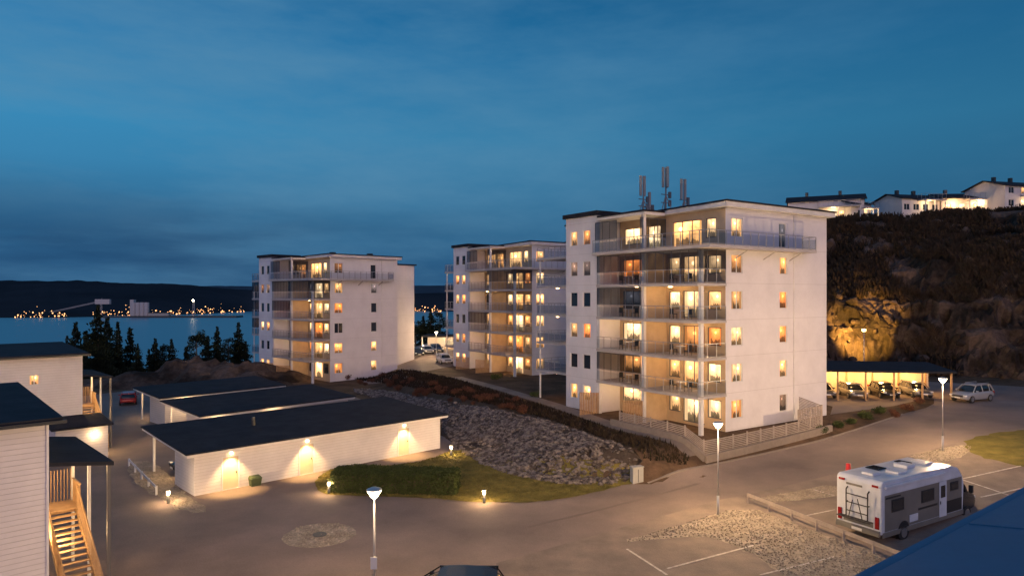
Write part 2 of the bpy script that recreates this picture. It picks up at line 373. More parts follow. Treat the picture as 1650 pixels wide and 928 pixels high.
for poly,n in((gp1,2600),(gp2,700),(gp3,400),(gp4,500),(ring,220)):
    for p in scatter(poly,n,rs):
        r=rs.choice([.03,.04,.05,.07]); k=len(b.v); z=h(*p)+.05; a=rs.random()*3; b.v+=[(p[0]+r*math.cos(a+i*1.571),p[1]+r*math.sin(a+i*1.571),z) for i in range(4)]+[(p[0],p[1],z+r*.9)]; b.f+=[(k,k+1,k+4),(k+1,k+2,k+4),(k+2,k+3,k+4),(k+3,k,k+4)]
tag(b.build('pebbles',M['gravel']),'loose pebbles on the gravel strips and round patch','pebbles',kind='stuff')
def tufts(name,poly,n,hgt,m,label,cat,seed,wd=1):
    rs=random.Random(seed); b=MB()
    for p in scatter(poly,n,rs):
        z=h(*p)+.04; t=rs.random()*6.28; w=rs.uniform(.02,.05)*wd; l=(rs.uniform(-.08,.08),rs.uniform(-.08,.08)); hh=hgt*rs.uniform(.5,1.3)
        b.quad((p[0]-w*math.cos(t),p[1]-w*math.sin(t),z),(p[0]+w*math.cos(t),p[1]+w*math.sin(t),z),(p[0]+l[0],p[1]+l[1],z+hh))
    o=b.build(name,m); o['kind']='stuff'; return tag(o,label,cat)
tufts('grass',lawn,14000,.09,M['grass'],'short grass on the lawn island between hedge and rubble','grass',1)
bank=[G(735,612),G(890,660),G(1000,698),G(1115,742),G(1100,752),G(1040,745),G(960,703),G(880,675),G(800,655),G(700,635),G(600,615),G(560,610),G(640,598)]
tufts('ground_cover',bank,9000,.3,M['scrub'],'dry brown ground cover on the bank between rubble and blocks','ground cover',2,2.2)
# ---------------------------------------------------------------- hill
HB=Vector((42.9,92)); E1=Vector((.894,-.447)); E2=Vector((.447,.894))
def hillz(a,d):
    n1=noise.noise(Vector((a*.06,d*.06,1)));n2=noise.noise(Vector((a*.15,d*.15,5)));n3=noise.noise(Vector((a*.035,d*.09,8)))
    k=1-ss(30,52,d)
    dd=d+(5*n1+3.5*n2+3*n3)*k
    z=6.5*ss(0,5,dd)+3.5*ss(6,10+3*n3,dd)+16.0*(ss(8,54,dd)**.85)
    z*=1+.12*n1*k
    z+=ss(0,80,a)*1.5*ss(20,60,d)
    z=z*ss(-30,-9,a)
    return 1.6+z
b=MB(); na=330; nd=190
for j in range(nd):
    d=-2+ (j/(nd-1))**1.35*112
    for i in range(na):
        a=-32+ i/(na-1)*135
        z=hillz(a,d); p=HB+E1*a+E2*d; q=Vector((p.x,p.y,z))
        e=.5; gz=abs(hillz(a,d+e)-hillz(a,d-e))/(2*e); steep=cl(gz*1.1)
        w_=q+Vector((noise.noise(q*.25),noise.noise(q*.25+Vector((9,0,0))),noise.noise(q*.25+Vector((0,9,0)))))*2.2
        v0=noise.voronoi(Vector((w_.x*.10,w_.y*.10,w_.z*.22)))[0]
        amp=(.5+2.2*steep)*ss(-2,1.5,d)*(1-.5*ss(40,55,d))
        dis=min(.45,v0[1]-v0[0])*2.2*amp-(.55*amp)+noise.noise(q*.5)*.7*amp+noise.noise(q*1.3)*.4*amp+abs(noise.noise(q*.9+Vector((5,5,5))))*-.6*amp
        q+=Vector((-E2.x*dis*.7,-E2.y*dis*.7,dis*.6))
        b.v.append(tuple(q))
b.f=[(j*na+i,j*na+i+1,(j+1)*na+i+1,(j+1)*na+i) for j in range(nd-1) for i in range(na-1)]
tag(b.build('rocky_hill',M['rock']),kind='structure')
rs=random.Random(9); b=MB(); bo=MB()
for _ in range(30000):
    a=rs.uniform(-8,95); d=rs.uniform(1,66)
    if noise.noise(Vector((a*.13,d*.13,9)))<-.22+ (.38 if d<12 else 0): continue
    p=HB+E1*a+E2*d; z=hillz(a,d)+.1
    s=rs.choice([.3,.5,.7,1.0,1.4])
    for k in range(6):
        t=rs.random()*6.28; w=s*.07; tt=(rs.uniform(-s,s)*.7,rs.uniform(-s,s)*.7,rs.uniform(.3,1.0)*s)
        b.quad((p.x-w*math.cos(t),p.y-w*math.sin(t),z-.3),(p.x+w*math.cos(t),p.y+w*math.sin(t),z-.3),(p.x+tt[0]+w,p.y+tt[1],z+tt[2]),(p.x+tt[0]-w,p.y+tt[1],z+tt[2]*.8))
o=b.build('scrub',M['scrub']); tag(o,'dark brown heather and scrub over the rocky hillside','scrub',kind='stuff')
for _ in range(260):
    a=rs.uniform(-8,90); d=rs.uniform(-1.5,14) ; p=HB+E1*a+E2*d; r=rs.choice([.3,.4,.6,.9]); stone(bo,(p.x,p.y,hillz(a,d)+r*.1),r,rs,(.6,1.1))
tag(bo.build('boulders',M['rock']),'fallen granite boulders along the foot of the rocky hillside','boulders',kind='stuff')
def outcrop(name,cx,cy,rx,ry,hh,seed):
    b=MB(); n=90
    for j in range(n):
        for i in range(n):
            u=-1+2*i/(n-1);v=-1+2*j/(n-1); x=cx+u*rx;y=cy+v*ry; r=min(1,(u*u+v*v)**.5)
            q=Vector((x,y,seed)); vo=noise.voronoi(q*.25)[0]; z=h(x,y)-.8+(hh+.6)*(1-r**2)*(.7+.9*noise.noise(q*.12))+((min(.5,vo[1]-vo[0]))*2.6-.8)*(1-r)+noise.noise(q*.9)*.7*(1-r)
            b.v.append((x,y,z))
    b.f=[(j*n+i,j*n+i+1,(j+1)*n+i+1,(j+1)*n+i) for j in range(n-1) for i in range(n-1)]
    return tag(b.build(name,M['rock']),kind='structure')
outcrop('rock_outcrop',-44,98,19,9,4.0,3)
outcrop('rock_ledge',-26,88,11,5,1.4,8)
# ---------------------------------------------------------------- sea and far shore
m=bpy.data.materials.new('sea_water'); m.use_nodes=True; t=NT(m); pb=t.n['Principled BSDF']; pb.inputs['Base Color'].default_value=(.05,.20,.29,1); pb.inputs['Roughness'].default_value=.3
g=t.new('ShaderNodeNewGeometry').outputs['Position']; bn=t.new('ShaderNodeBump'); bn.inputs['Strength'].default_value=.6; bn.inputs['Distance'].default_value=1.5
t.link(t.noise(g,.05,6,.6),bn.inputs['Height']); t.link(bn.outputs[0],pb.inputs['Normal']); M['sea']=m
b=MB(); b.quad((-14000,150,-60),(9000,150,-60),(9000,14000,-60),(-14000,14000,-60)); tag(b.build('sea',M['sea']),kind='structure')
M['farhill']=mat('far_hill',(.026,.038,.050),(.018,.027,.036),rough=1,scale=.003,world=True,spec=0)  # bluish distance haze is mixed into this hill colour
M['farhill2']=mat('farther_hill',(.05,.08,.11),rough=1,scale=.003,world=True,spec=0)  # paler and bluer: heavier air haze painted into the colour
def ridge(name,D0,D1,hp,m,near):
    b=MB(); P=list(range(-900,2700,8)); K=9
    for j in range(K):
        f=j/(K-1)
        for px in P:
            d0=lerp(near,px) if near else D0; D=d0+(D1-d0)*f; X=(px-CX)/F*D
            z=-62+(lerp(hp,px)/F*D1+H+62)*math.sin(f*math.pi/2)*(1+.07*noise.noise(Vector((px*.012,f*3,D1)))+.03*noise.noise(Vector((px*.06,f*3,2))))
            b.v.append((X,D,z))
    n=len(P); b.f=[(j*n+i,j*n+i+1,(j+1)*n+i+1,(j+1)*n+i) for j in range(K-1) for i in range(n-1)]
    tag(b.build(name,m,smooth=True),kind='structure')
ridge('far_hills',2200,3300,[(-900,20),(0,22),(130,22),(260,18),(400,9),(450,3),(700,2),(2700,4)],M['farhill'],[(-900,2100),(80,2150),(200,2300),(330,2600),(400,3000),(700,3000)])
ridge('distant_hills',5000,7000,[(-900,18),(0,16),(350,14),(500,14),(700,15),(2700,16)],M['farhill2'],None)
rs=random.Random(5); b=MB()
def octa(b,c,r):
    k=len(b.v); b.v+=[(c[0]+r,c[1],c[2]),(c[0]-r,c[1],c[2]),(c[0],c[1]+r,c[2]),(c[0],c[1]-r,c[2]),(c[0],c[1],c[2]+r),(c[0],c[1],c[2]-r)]
    b.f+=[(k+i,k+j,k+l) for i,j,l in((0,2,4),(2,1,4),(1,3,4),(3,0,4),(2,0,5),(1,2,5),(3,1,5),(0,3,5))]
for _ in range(230):
    px=rs.choice([rs.uniform(20,110),rs.uniform(150,215),rs.uniform(245,395),rs.uniform(245,395),rs.uniform(664,712)]); 
    D=lerp([(80,2150),(200,2280),(330,2580),(400,2900),(700,2900)],px)-12
    octa(b,((px-CX)/F*D,D,-58+abs(rs.gauss(3,11))),rs.choice([.7,.9,1.2,1.6,2.3]))
M['town']=mat('town_lights',(1,.7,.4),emit=(1,.45,.16),es=4)
tag(b.build('harbour_lights',M['town']),'scattered orange lights along the far harbour shore','lights',kind='stuff')
q=empty('harbour_silo',((226-CX)/F*2200,2200,-60),0,'pale grain silo block on the quay across the water','silo')
b=MB()
for i in range(4): b.lathe([(0,48),(7,48),(7.5,46),(7.5,0)],(i*14-21,0,0),14)
b.build('silo_tower',M['slab'],q,fix=True); MB().box(-30,-18,-6,8,0,57).build('headhouse',M['slab'],q); MB().box(30,95,-8,8,0,14).build('warehouse',M['grey'],q); MB().box(30,95,-9,9,14,16).build('warehouse_roof',M['roof'],q)
MB().box(-120,320,-25,30,-2,5).build('quay',M['darkmetal'],q)
for i,(px,hh,l) in enumerate([(163,52,'tall lit hopper tower on a slender frame across the bay'),(312,50,'slim floodlight mast rising over the harbour lights')]):
    e=empty('harbour_tower',((px-CX)/F*2250,2250,-56),0,l,'tower'); b=MB()
    for sx in(-3,3): b.bar((sx,0,0),(sx*.6,0,hh),1.4)
    for z in range(6,hh,9): b.bar((-3,0,z),(3,0,z+6),.8)
    b.build('frame',M['metal'],e)
    if i==0: MB().box(-18,30,-5,5,hh-14,hh+2).build('hopper',M['slab'],e); b=MB(); b.bar((-15,0,hh-8),(-190,0,6),5); b.build('conveyor',M['mast'],e)
    else: b=MB(); octa(b,(0,-4,hh),4); b.build('floodlight',M['lamp'],e)
# ---------------------------------------------------------------- windows & apartment blocks
def window(par,f,a0,a1,z0,z1,m,mull=1,fm=None,name='window',dep=.1):
    fm=fm or M['frame']; w=.07; b=MB()
    b.fbox(f,a0,a1,z0,z0+w,dep-.05,dep+.05); b.fbox(f,a0,a1,z1-w,z1,dep-.05,dep+.05)
    b.fbox(f,a0,a0+w,z0+w,z1-w,dep-.05,dep+.05); b.fbox(f,a1-w,a1,z0+w,z1-w,dep-.05,dep+.05)
    for i in range(1,mull+1):
        a=a0+(a1-a0)*i/(mull+1); b.fbox(f,a-.035,a+.035,z0+w,z1-w,dep-.04,dep+.04)
    o=b.build(name,fm,par,fix=True)
    MB().quad(f(a0+w,z0+w,dep),f(a1-w,z0+w,dep),f(a1-w,z1-w,dep),f(a0+w,z1-w,dep)).build('pane',m,o,uv=True)
    return o
def rail(par,pts,z,hgt=1.1,glass=True,glazed=0):
    b=MB(); g=MB()
    for p,q in zip(pts,pts[1:]):
        P=Vector((*p,z));Q=Vector((*q,z)); L=(Q-P).length; n=max(1,round(L/.95)); U=Vector((0,0,1))
        b.bar(P+U*hgt,Q+U*hgt,.06,.05); b.bar(P+U*.08,Q+U*.08,.04,.04)
        for i in range(n+1):
            c=P.lerp(Q,i/n); b.bar(c,c+U*hgt,.045)
        if glass: g.quad(P+U*.1,Q+U*.1,Q+U*(hgt-.2),P+U*(hgt-.2))
        if glazed:
            d=MB(); d.bar(P+U*glazed,Q+U*glazed,.07,.09); n2=max(1,round(L/.95))
            for i in range(n2+1):
                c=P.lerp(Q,i/n2); d.bar(c+U*hgt,c+U*glazed,.045)
            d.build('glazing_frame',M['dframe'],par)
            g2=MB(); g2.quad(P+U*(hgt+.03),Q+U*(hgt+.03),Q+U*glazed,P+U*glazed); g2.build('balcony_glazing',M['glaze'],par)
    b.build('railing',M['metal'],par)
    if glass: g.build('glass_panel',M['glass'],par)
def block(O,phi,V,z0,label,seed,pat,glz,lamps,EY=21.4):
    rs=random.Random(seed); root=empty('apartment_block',(O[0],O[1],z0),phi,label,'apartment block','six storey white apartment blocks')
    S=2.9
    fr=lambda a,z,d:(a,d,z); fb=lambda a,z,d:(2.8+d,a,z); fc=lambda a,z,d:(d,a,z); fe=lambda a,z,d:(3.2+d,a,z)
    hr=[];hb=[];hc=[];he=[]
    def pick(k):
        v=rs.random()
        return M['litb'] if v<k*.5 else M['lit'] if v<k else M['dim'] if v<k+(1-k)*.6 else M['dark']
    for k in range(6):
        z=k*S; top=k==5
        hr.append((3.5,4.9,z+.83,z+2.33,pat['r1'][k],1))
        if top: hr.append((9.6,10.6,z+.12,z+2.25,pat['r2'][k],0))
        else: hr.append((9.7,10.75,z+.83,z+2.3,pat['r2'][k],0))
        hc.append((13.15,14.25,z+.85,z+2.25,pat['c'][k],0)); hc.append((15.05,16.15,z+.85,z+2.25,pat['c'][k],0))
        if top:
            hb+= [(.9,2.0,z+.8,z+2.4,'B',0),(2.4,5.6,z+.12,z+2.4,'B',2),(7.0,8.6,z+.12,z+2.3,None,1),(9.2,11.6,z+.8,z+2.3,None,1)]
        else:
            g0='B' if k==0 else None
            hb+= [(.4,1.8,z+.8,z+2.3,None,0),(2.1,4.4,z+.12,z+2.35,g0,1),(4.7,6.0,z+.8,z+2.3,None,0),(6.8,8.9,z+.12,z+2.35,g0,1),(9.2,11.8,z+.7,z+2.35,None,1)]
        he.append((17.2,18.9,z+.12,z+2.35,None,1))
    w=MB()
    w.wall(fr,2.8,V,-2.5,17.6,hr); w.wall(fc,12.2,16.8,-2.5,18.0,hc); w.wall(fe,16.8,19.3,-2.5,17.4,he)
    w.quad((0,12.2,-2.5),(2.8,12.2,-2.5),(2.8,12.2,18),(0,12.2,18)).quad((0,16.8,-2.5),(3.2,16.8,-2.5),(3.2,16.8,18),(0,16.8,18))
    w.quad((V,0,-2.5),(V,19.3,-2.5),(V,19.3,17.6),(V,0,17.6)).quad((3.2,19.3,-2.5),(V,19.3,-2.5),(V,19.3,17.6),(3.2,19.3,17.6))
    w.quad((0,12.2,18),(0,16.8,18),(4.5,16.8,18),(4.5,12.2,18)).quad((4.5,12.2,17),(4.5,16.8,17),(4.5,16.8,18),(4.5,12.2,18)).quad((2.8,12.2,17),(4.5,12.2,17),(4.5,12.2,18),(2.8,12.2,18)).quad((3.2,16.8,17),(4.5,16.8,17),(4.5,16.8,18),(3.2,16.8,18))
    w.build('wall',M['white'],root)
    w=MB(); w.wall(fb,0,12.2,-2.5,17.5,hb); w.build('recessed_wall',M['bay'],root)
    mm={'B':M['litb'],'L':M['lit'],'D':M['dark'],'M':M['dim']}
    for hs,f in((hr,fr),(hc,fc),(hb,fb),(he,fe)):
        for q in hs:
            m=mm[q[4]] if q[4] else pick(pat['p']); window(root,f,*q[:4],m,q[5],None if f in(fr,fc) else M['dframe'])
    r=MB(); r.hexa([(2.2,-.6,17.62),(V+.4,-.6,17.62),(V+.4,19.7,17.42),(2.2,19.7,17.42),(2.2,-.6,18.0),(V+.4,-.6,18.0),(V+.4,19.7,17.7),(2.2,19.7,17.7)]); fo=r.build('roof_fascia',M['trim'],root)
    r=MB(); r.hexa([(2.1,-.7,18.003),(V+.5,-.7,18.003),(V+.5,19.8,17.703),(2.1,19.8,17.703),(2.1,-.7,18.13),(V+.5,-.7,18.13),(V+.5,19.8,17.83),(2.1,19.8,17.83)])
    r.box(-.25,4.6,11.95,17.05,18.003,18.4); r.box(-.3,2.1,5.8,11.9,17.703,17.85); ro=r.build('roof',M['roof'],root)
    MB().box(-.2,2.2,5.9,12.15,17.45,17.7).build('canopy',M['trim'],root)
    for vx,vy in((6,5),(9,11),(12,4)): MB().box(vx,vx+.7,vy,vy+.7,17.8,18.7).build('vent_stack',M['darkmetal'],ro)
    for y,zt in((.16,14.5),(6.35,17.45),(12.03,17.45)): MB().box(.02,.3,y-.14,y+.14,-2.5,zt).build('column',M['trim'],root)
    MB().box(.3,2.797,6.28,6.42,-2,14.2).build('party_wall',M['bay'],root)
    for k in range(1,5):
        z=k*S
        s=MB().box(-.55,2.795,-.12,6.22,z-.2,z).build('balcony',M['slab'],root)
        rail(s,[(2.75,-.06),(-.49,-.06),(-.49,6.14)],z,glazed=(2.6 if (1,k) in glz else 0))
        s=MB().box(-.12,2.795,6.48,12.195,z-.2,z).build('balcony',M['slab'],root)
        rail(s,[(-.06,6.52),(-.06,12.12)],z,glazed=(2.6 if (2,k) in glz else 0))
    for k in range(1,6):
        z=k*S
        s=MB().box(.9,3.19,16.82,EY,z-.2,z).box(3.19,6.4,19.31,EY,z-.2,z).build('balcony',M['slab'],root)
        rail(s,[(.96,16.9),(.96,EY-.06),(6.4,EY-.06)],z,glazed=(2.6 if (3,k) in glz else 0))
    for x,y in((1.15,EY-.3),(6.2,EY-.3)): MB().box(x-.07,x+.07,y-.07,y+.07,-2.5,14.2).build('column',M['trim'],root)
    for (yy,k,pw) in lamps:
        o=MB().box(1.3,1.5,yy-.1,yy+.1,(k+1)*S-.28,(k+1)*S-.203).build('ceiling_lamp',M['lampw'],root); light('balcony_light',(1.4,yy,(k+1)*S-.45),pw,(1,.52,.18),parent=root)
    z=14.5
    s=MB().box(-.65,2.795,-1.35,12.195,z-.24,z).box(2.795,12.9,-1.35,-.003,z-.24,z).build('terrace',M['slab'],root)
    rail(s,[(12.85,-.05),(12.85,-1.3),(-.6,-1.3),(-.6,12.1)],z)
    rail(s,[(2.7,6.3),(-.3,6.3)],z,hgt=1.1,glazed=2.7)
    rail(s,[(-.3,9.2),(-.3,12.1)],z+.01,hgt=1.1,glazed=2.7)
    for x in(4,7.5,11): 
        b=MB(); b.bar((x,-.01,z-.9),(x,-1.2,z-.28),.06); b.build('bracket',M['metal'],s)
    b=MB(); b.tube((11.6,-.06,-.3),(11.6,-.06,17.5),.05); b.build('downpipe',M['trim'],root)
    for y in (6.35,12.0): 
        b=MB()
        for i in range(12): b.box(-2.2+i*.19,-2.1+i*.19,y-.03,y+.03,-.1,2.0-i*.02)
        b.build('wooden_screen',M['wood'],root)
    return root
PC=dict(r1=['L','L','L','L','L','B'],r2=['M','L','L','L','L','M'],c=['B','D','L','D','M','L'],p=.95)
PA=dict(r1=['L','L','D','L','L','M'],r2=['L','L','D','D','M','D'],c=['L','D','L','D','M','D'],p=.75)
PB=dict(r1=['B']*6,r2=['L']*6,c=['L','L','D','L','L','D'],p=.92)
OC=(14.5,52.3); PHI=math.atan2(.55,.835)
bc=block(OC,PHI,16.5,1.8,'nearest and largest white apartment block, radio masts on its roof and lit balconies',11,PC,{(1,4),(2,4),(2,1),(2,3)},[(3.4,1,110),(3.0,2,110),(9.2,2,80),(9.2,0,90),(2.0,0,90),(8.5,3,40),(4.5,3,60),(9.2,1,40),(20,0,60),(20,2,60),(20,3,50)],23.0)
ba=block(((503-CX)/F*96,96),R(45),14.5,.3,'leftmost white apartment block standing before the sea behind the dark garages',23,PA,{(1,4),(2,4),(2,3),(3,3),(3,4),(3,2)},[(3.4,1,70),(9.2,0,110),(3.4,3,60),(3.4,0,60)])
bb=block(((829-CX)/F*90,90),PHI,16.5,1.6,'middle white apartment block half hidden behind the nearest block',37,PB,{(1,4),(2,2)},[(3.4,1,90),(9.2,3,80),(3.4,0,90),(9.2,1,70),(3.4,2,80),(9.2,0,60)])
MB().box(14.503,23,7,19.2,-2,17.2).build('rear_wing',M['white'],ba); MB().box(14.2,23.3,6.7,19.5,17.2,17.4).build('wing_roof',M['roof'],ba)
def loc(O,phi,x,y): return (O[0]+x*math.cos(phi)-y*math.sin(phi),O[1]+x*math.sin(phi)+y*math.cos(phi))
def chair(b): 
    b.box(-.22,.22,-.22,.22,.4,.44).box(-.22,.22,.18,.22,.44,.85)
    for x in(-.2,.2):
        for y in(-.2,.2): b.bar((x,y,0),(x,y,.42),.03)
cm=MB(); chair(cm); cm=cm.build('balcony_chair',M['darkmetal']); tm=MB(); tm.lathe([(0,.7),(.4,.7),(.4,.73),(0,.73)],n=14); tm.tube((0,0,0),(0,0,.7),.03); tm.lathe([(.22,0),(.2,.03),(0,.03)],n=12); tm=tm.build('balcony_table',M['trim'])
first=[True,True]
names=['first','second','third','fourth']
for k in range(1,5):
    for bay,(y,nm) in enumerate(((3.2,'wide corner balcony'),(9.3,'narrow inner balcony'))):
        for j,dy in enumerate((-.8,0,.8)):
            src=tm if dy==0 else cm
            o=src if first[0 if dy==0 else 1] else src.copy()
            if o is not src: COL.objects.link(o)
            first[0 if dy==0 else 1]=False
            p=loc(OC,PHI,1.2,y+dy); o.location=(p[0],p[1],1.8+k*2.9+.004); o.rotation_euler.z=PHI+(math.pi if dy<0 else 0)
            if dy==0: tag(o,f'small round white table on the {nm}, {names[k-1]} balcony level up, nearest block','table','balcony tables')
            else: tag(o,f'dark chair on the {"right" if dy<0 else "left"} of the table, {nm}, {names[k-1]} level up, nearest block','chair','balcony chairs')
def mast(x,y,hh,panel,label):
    p=loc(OC,PHI,x,y); e=empty('antenna_mast',(p[0],p[1],19.5),PHI,label,'antenna','roof antenna masts')
    b=MB(); b.tube((0,0,0),(0,0,hh),.075)
    for q in((-.9,0),(.5,.8),(.5,-.8)): b.tube((q[0],q[1],.02),(0,0,hh*.5),.045)
    b.build('pole',M['mast'],e)
    for i in range(panel):
        a=i*2.09+.4; x=.26*math.cos(a);y=.26*math.sin(a); b=MB(); b.box(x-.13,x+.13,y-.07,y+.07,hh-1.9,hh+.05); b.build('antenna_panel',M['grey'],e,bev=.02)
    for z in (.35,.5): b=MB(); b.bar((-.6,0,hh*z),(.6,0,hh*z),.07); b.box(.4,.65,-.1,.1,hh*z-.3,hh*z+.3); b.build('radio_unit',M['mast'],e)
mast(6.2,12.6,4.5,2,'left roof antenna mast with slim panels on nearest block'); mast(7.5,10.9,5.2,3,'tallest middle roof antenna mast on nearest block'); mast(8.6,9.6,4.0,2,'shortest right roof antenna mast on nearest block'); mast(6.9,12.6,3.0,1,'thin roof antenna pole between the left and middle masts')
f=empty('slat_fence',(0,0,0),0,'weathered horizontal slat fence round the garden of the nearest block','fence')
fp=[(-2.6,6.3),(-2.6,-2.5),(11.8,-2.5),(11.8,-.4)]
P=resample(fp,1.5)
sb=MB()
for (p,q) in zip(P,P[1:]):
    a=loc(OC,PHI,*p);c=loc(OC,PHI,*q); za=max(h(*a),.9);zc=max(h(*c),.9); hi=2.1 if p[0]>8.5 else 1.25
    MB().box(a[0]-.05,a[0]+.05,a[1]-.05,a[1]+.05,h(*a)-.3,za+hi+.04).build('fence_post',M['greywood'],f)
    n=int(hi/.13)
    for i in range(n): sb.bar((*a,za+.1+i*.13),(*c,zc+.1+i*.13),.025,.085)
sb.build('slats',M['greywood'],f)
kerb([loc(OC,PHI,-2.9,7),loc(OC,PHI,-2.9,-2.9),loc(OC,PHI,12.5,-2.9)],'retaining_edge',.25,.5)
# ---------------------------------------------------------------- garages
def garage(p0,ang,L,W,label,doors,lamps,group='dark roofed garage rows'):
    e=empty('garage_row',(p0[0],p0[1],0),ang,label,'garage',group)
    fr=lambda a,z,d:(a,d,z)
    hs=[(d-.5,d+.5,.05,2.1) for d in doors]
    b=MB(); b.wall(fr,.25,L-.25,-.3,2.55,hs); 
    b.quad((.25,0,-.3),(.25,3.6,-.3),(.25,3.6,2.75),(.25,0,2.55)).quad((L-.25,0,-.3),(L-.25,W-.4,-.3),(L-.25,W-.4,2.9),(L-.25,0,2.55)).quad((.25,3.6,-.3),(L-.25,3.6,-.3),(L-.25,3.6,2.75),(.25,3.6,2.75))
    b.build('wall',M['siding'],e)
    for d in doors:
        o=MB().box(d-.5,d+.5,.07,.12,.05,2.1).build('door',M['door'],e)
        MB().box(d+.35,d+.4,.02,.068,1.0,1.12).build('handle',M['darkmetal'],o)
        b=MB(); b.box(d-.6,d-.5,-.03,-.002,0,2.2).box(d+.5,d+.6,-.03,-.002,0,2.2).box(d-.5,d+.5,-.03,-.002,2.1,2.2); b.build('door_frame',M['trim'],o)
    for d in lamps:
        b=MB(); b.box(d-.07,d+.07,-.16,-.002,2.28,2.42); b.build('wall_lamp',M['lampw'],e); light('wall_light',(d,-.36,2.46),1100,(1,.58,.22),parent=e,size=.05,kind='SPOT',spot=R(92))
    for x in [0.3+i*(L-.6)/max(1,round(L/3.6)) for i in range(round(L/3.6)+1)]:
        MB().box(x-.07,x+.07,W-.75,W-.6,-.3,2.9).build('post',M['trim'],e)
    MB().hexa([(-.3,-.35,2.5),(L+.3,-.35,2.5),(L+.3,W,2.95),(-.3,W,2.95),(-.3,-.35,2.68),(L+.3,-.35,2.68),(L+.3,W,3.13),(-.3,W,3.13)]).build('eaves_board',M['trim'],e)
    MB().hexa([(-.38,-.43,2.683),(L+.38,-.43,2.683),(L+.38,W+.08,3.133),(-.38,W+.08,3.133),(-.38,-.43,2.76),(L+.38,-.43,2.76),(L+.38,W+.08,3.21),(-.38,W+.08,3.21)]).build('roof',M['roof'],e)
    return e
g1=garage((-19.9,42.2),R(43.8),19.7,8.8,'nearest long white garage row with three lit doors and dark roof',[2.5,7.76,15.9],[2.5,7.76,15.9])
g2=garage((-25.1,55.3),R(48),14.2,7.6,'middle garage row with dark roof behind the nearest garages',[],[])
g3=garage((-33.2,64.8),R(48.5),12.4,6.4,'farthest and smallest garage row with dark roof before the left block',[],[])
MB().lathe([(.0,.7),(.12,.7),(.15,.5),(.15,0)],(6,3.75+1,2.9),10).build('vent',M['darkmetal'],g1)
for gg in(g1,g2,g3): light('carport_light',(1.2,5.4,2.3),170,parent=gg); light('carport_light',(5.5,5.2,2.3),100,parent=gg)
light('carport_light',(2.0,-.8,2.1),120,parent=g3); light('carport_light',(6,-.8,2.1),90,parent=g2); light('carport_light',(1,-.9,2.1),90,parent=g2)
# ---------------------------------------------------------------- row houses left
def rowhouse(K,label,wl,phi=R(43.8)):
    e=empty('row_house',(K[0],K[1],0),phi,label,'house'); cx=-2.1
    fr=lambda a,z,d:(a,d,z)
    hs=[(a,b2,c,d) for a,b2,c,d,_ in wl]
    b=MB(); b.wall(fr,-13,cx,-.5,7.7,hs); b.quad((cx,0,-.5),(cx,9,-.5),(cx,9,7.7),(cx,0,7.7)).quad((-13,9,-.5),(cx,9,-.5),(cx,9,7.7),(-13,9,7.7)); b.build('wall',M['siding'],e)
    for a,b2,c,d,m in wl: window(e,fr,a,b2,c,d,M[m],1)
    MB().box(cx-.05,cx+.03,-.03,.05,-.5,7.7).build('corner_board',M['trim'],e)
    ro=MB().hexa([(-13.5,-.5,7.7),(cx+.4,-.5,7.7),(cx+.4,9.5,8.1),(-13.5,9.5,8.1),(-13.5,-.5,7.9),(cx+.4,-.5,7.9),(cx+.4,9.5,8.3),(-13.5,9.5,8.3)]).build('roof',M['roof'],e)
    MB().box(-13.6,cx+.5,-.62,-.5,7.68,7.8).build('gutter',M['darkmetal'],ro)
    MB().hexa([(cx+.02,0,6.0),(.1,-.1,5.7),(.1,6.6,5.7),(cx+.02,6.6,6.0),(cx+.02,0,6.15),(.1,-.1,5.85),(.1,6.6,5.85),(cx+.02,6.6,6.15)]).build('canopy_roof',M['roof'],e)
    for y in(.1,3.3,6.4): MB().box(-.1,.02,y-.06,y+.06,-.3,5.75).build('post',M['dframe'] if y<1 else M['trim'],e)
    d=MB().box(cx,-.0,4.9,6.6,2.8,2.95).build('deck',M['wood'],e)
    s=MB(); n=16
    for i in range(n):
        t=i/n; y=.2+4.6*t; z=.1+2.75*(i+.5)/n; s.box(-1.35,-.25,y,y+.27,z-.04,z)
    s.bar((-1.4,.1,0),(-1.4,4.9,2.85),.05,.28); s.bar((-.2,.1,0),(-.2,4.9,2.85),.05,.28); st=s.build('staircase',M['wood'],e)
    r=MB()
    for x in(-1.42,-.18):
        r.bar((x,.15,1.05),(x,4.9,3.95),.05,.09)
        for i in range(30):
            y=.2+i*.16; r.bar((x,y,.1+y*.6),(x,y,.98+y*.61),.025)
    for i in range(14):
        r.bar((-.05,4.95+i*.12,2.9),(-.05,4.95+i*.12,3.95),.07,.03)
    for i in range(16): r.bar((cx+.05+i*.13,6.55,2.9),(cx+.05+i*.13,6.55,4.4),.09,.03)
    r.bar((-.05,4.9,3.98),(-.05,6.6,3.98),.08,.05); r.build('stair_railing',M['wood'],e)
    w=MB()
    w.box(cx+.001,cx+.08,1,2,3,5).build('door',M['trim'],e) 
    lm=MB(); lm.box(cx+.02,cx+.14,3.5,3.65,4.9,5.1); lm.build('wall_lamp',M['lampw'],e); light('porch_light',(cx+.35,4.4,5.0),380,parent=e); light('porch_light',(cx+.9,3.2,2.3),160,parent=e)
    return e
K1=Pz(178,745,5.8); K2=Pz(180,607,5.8)
rowhouse(K1,'nearest white sided house at left edge with wooden outside staircase',[])
rowhouse(K2,'white sided house farther back at left with one small lit window',[(-5.6,-4.9,5.6,6.4,'litb')])
e=empty('shed',(K2[0],K2[1],0),R(43.8),'low white shed with dark roof and warm lamp beside the far left house','shed')
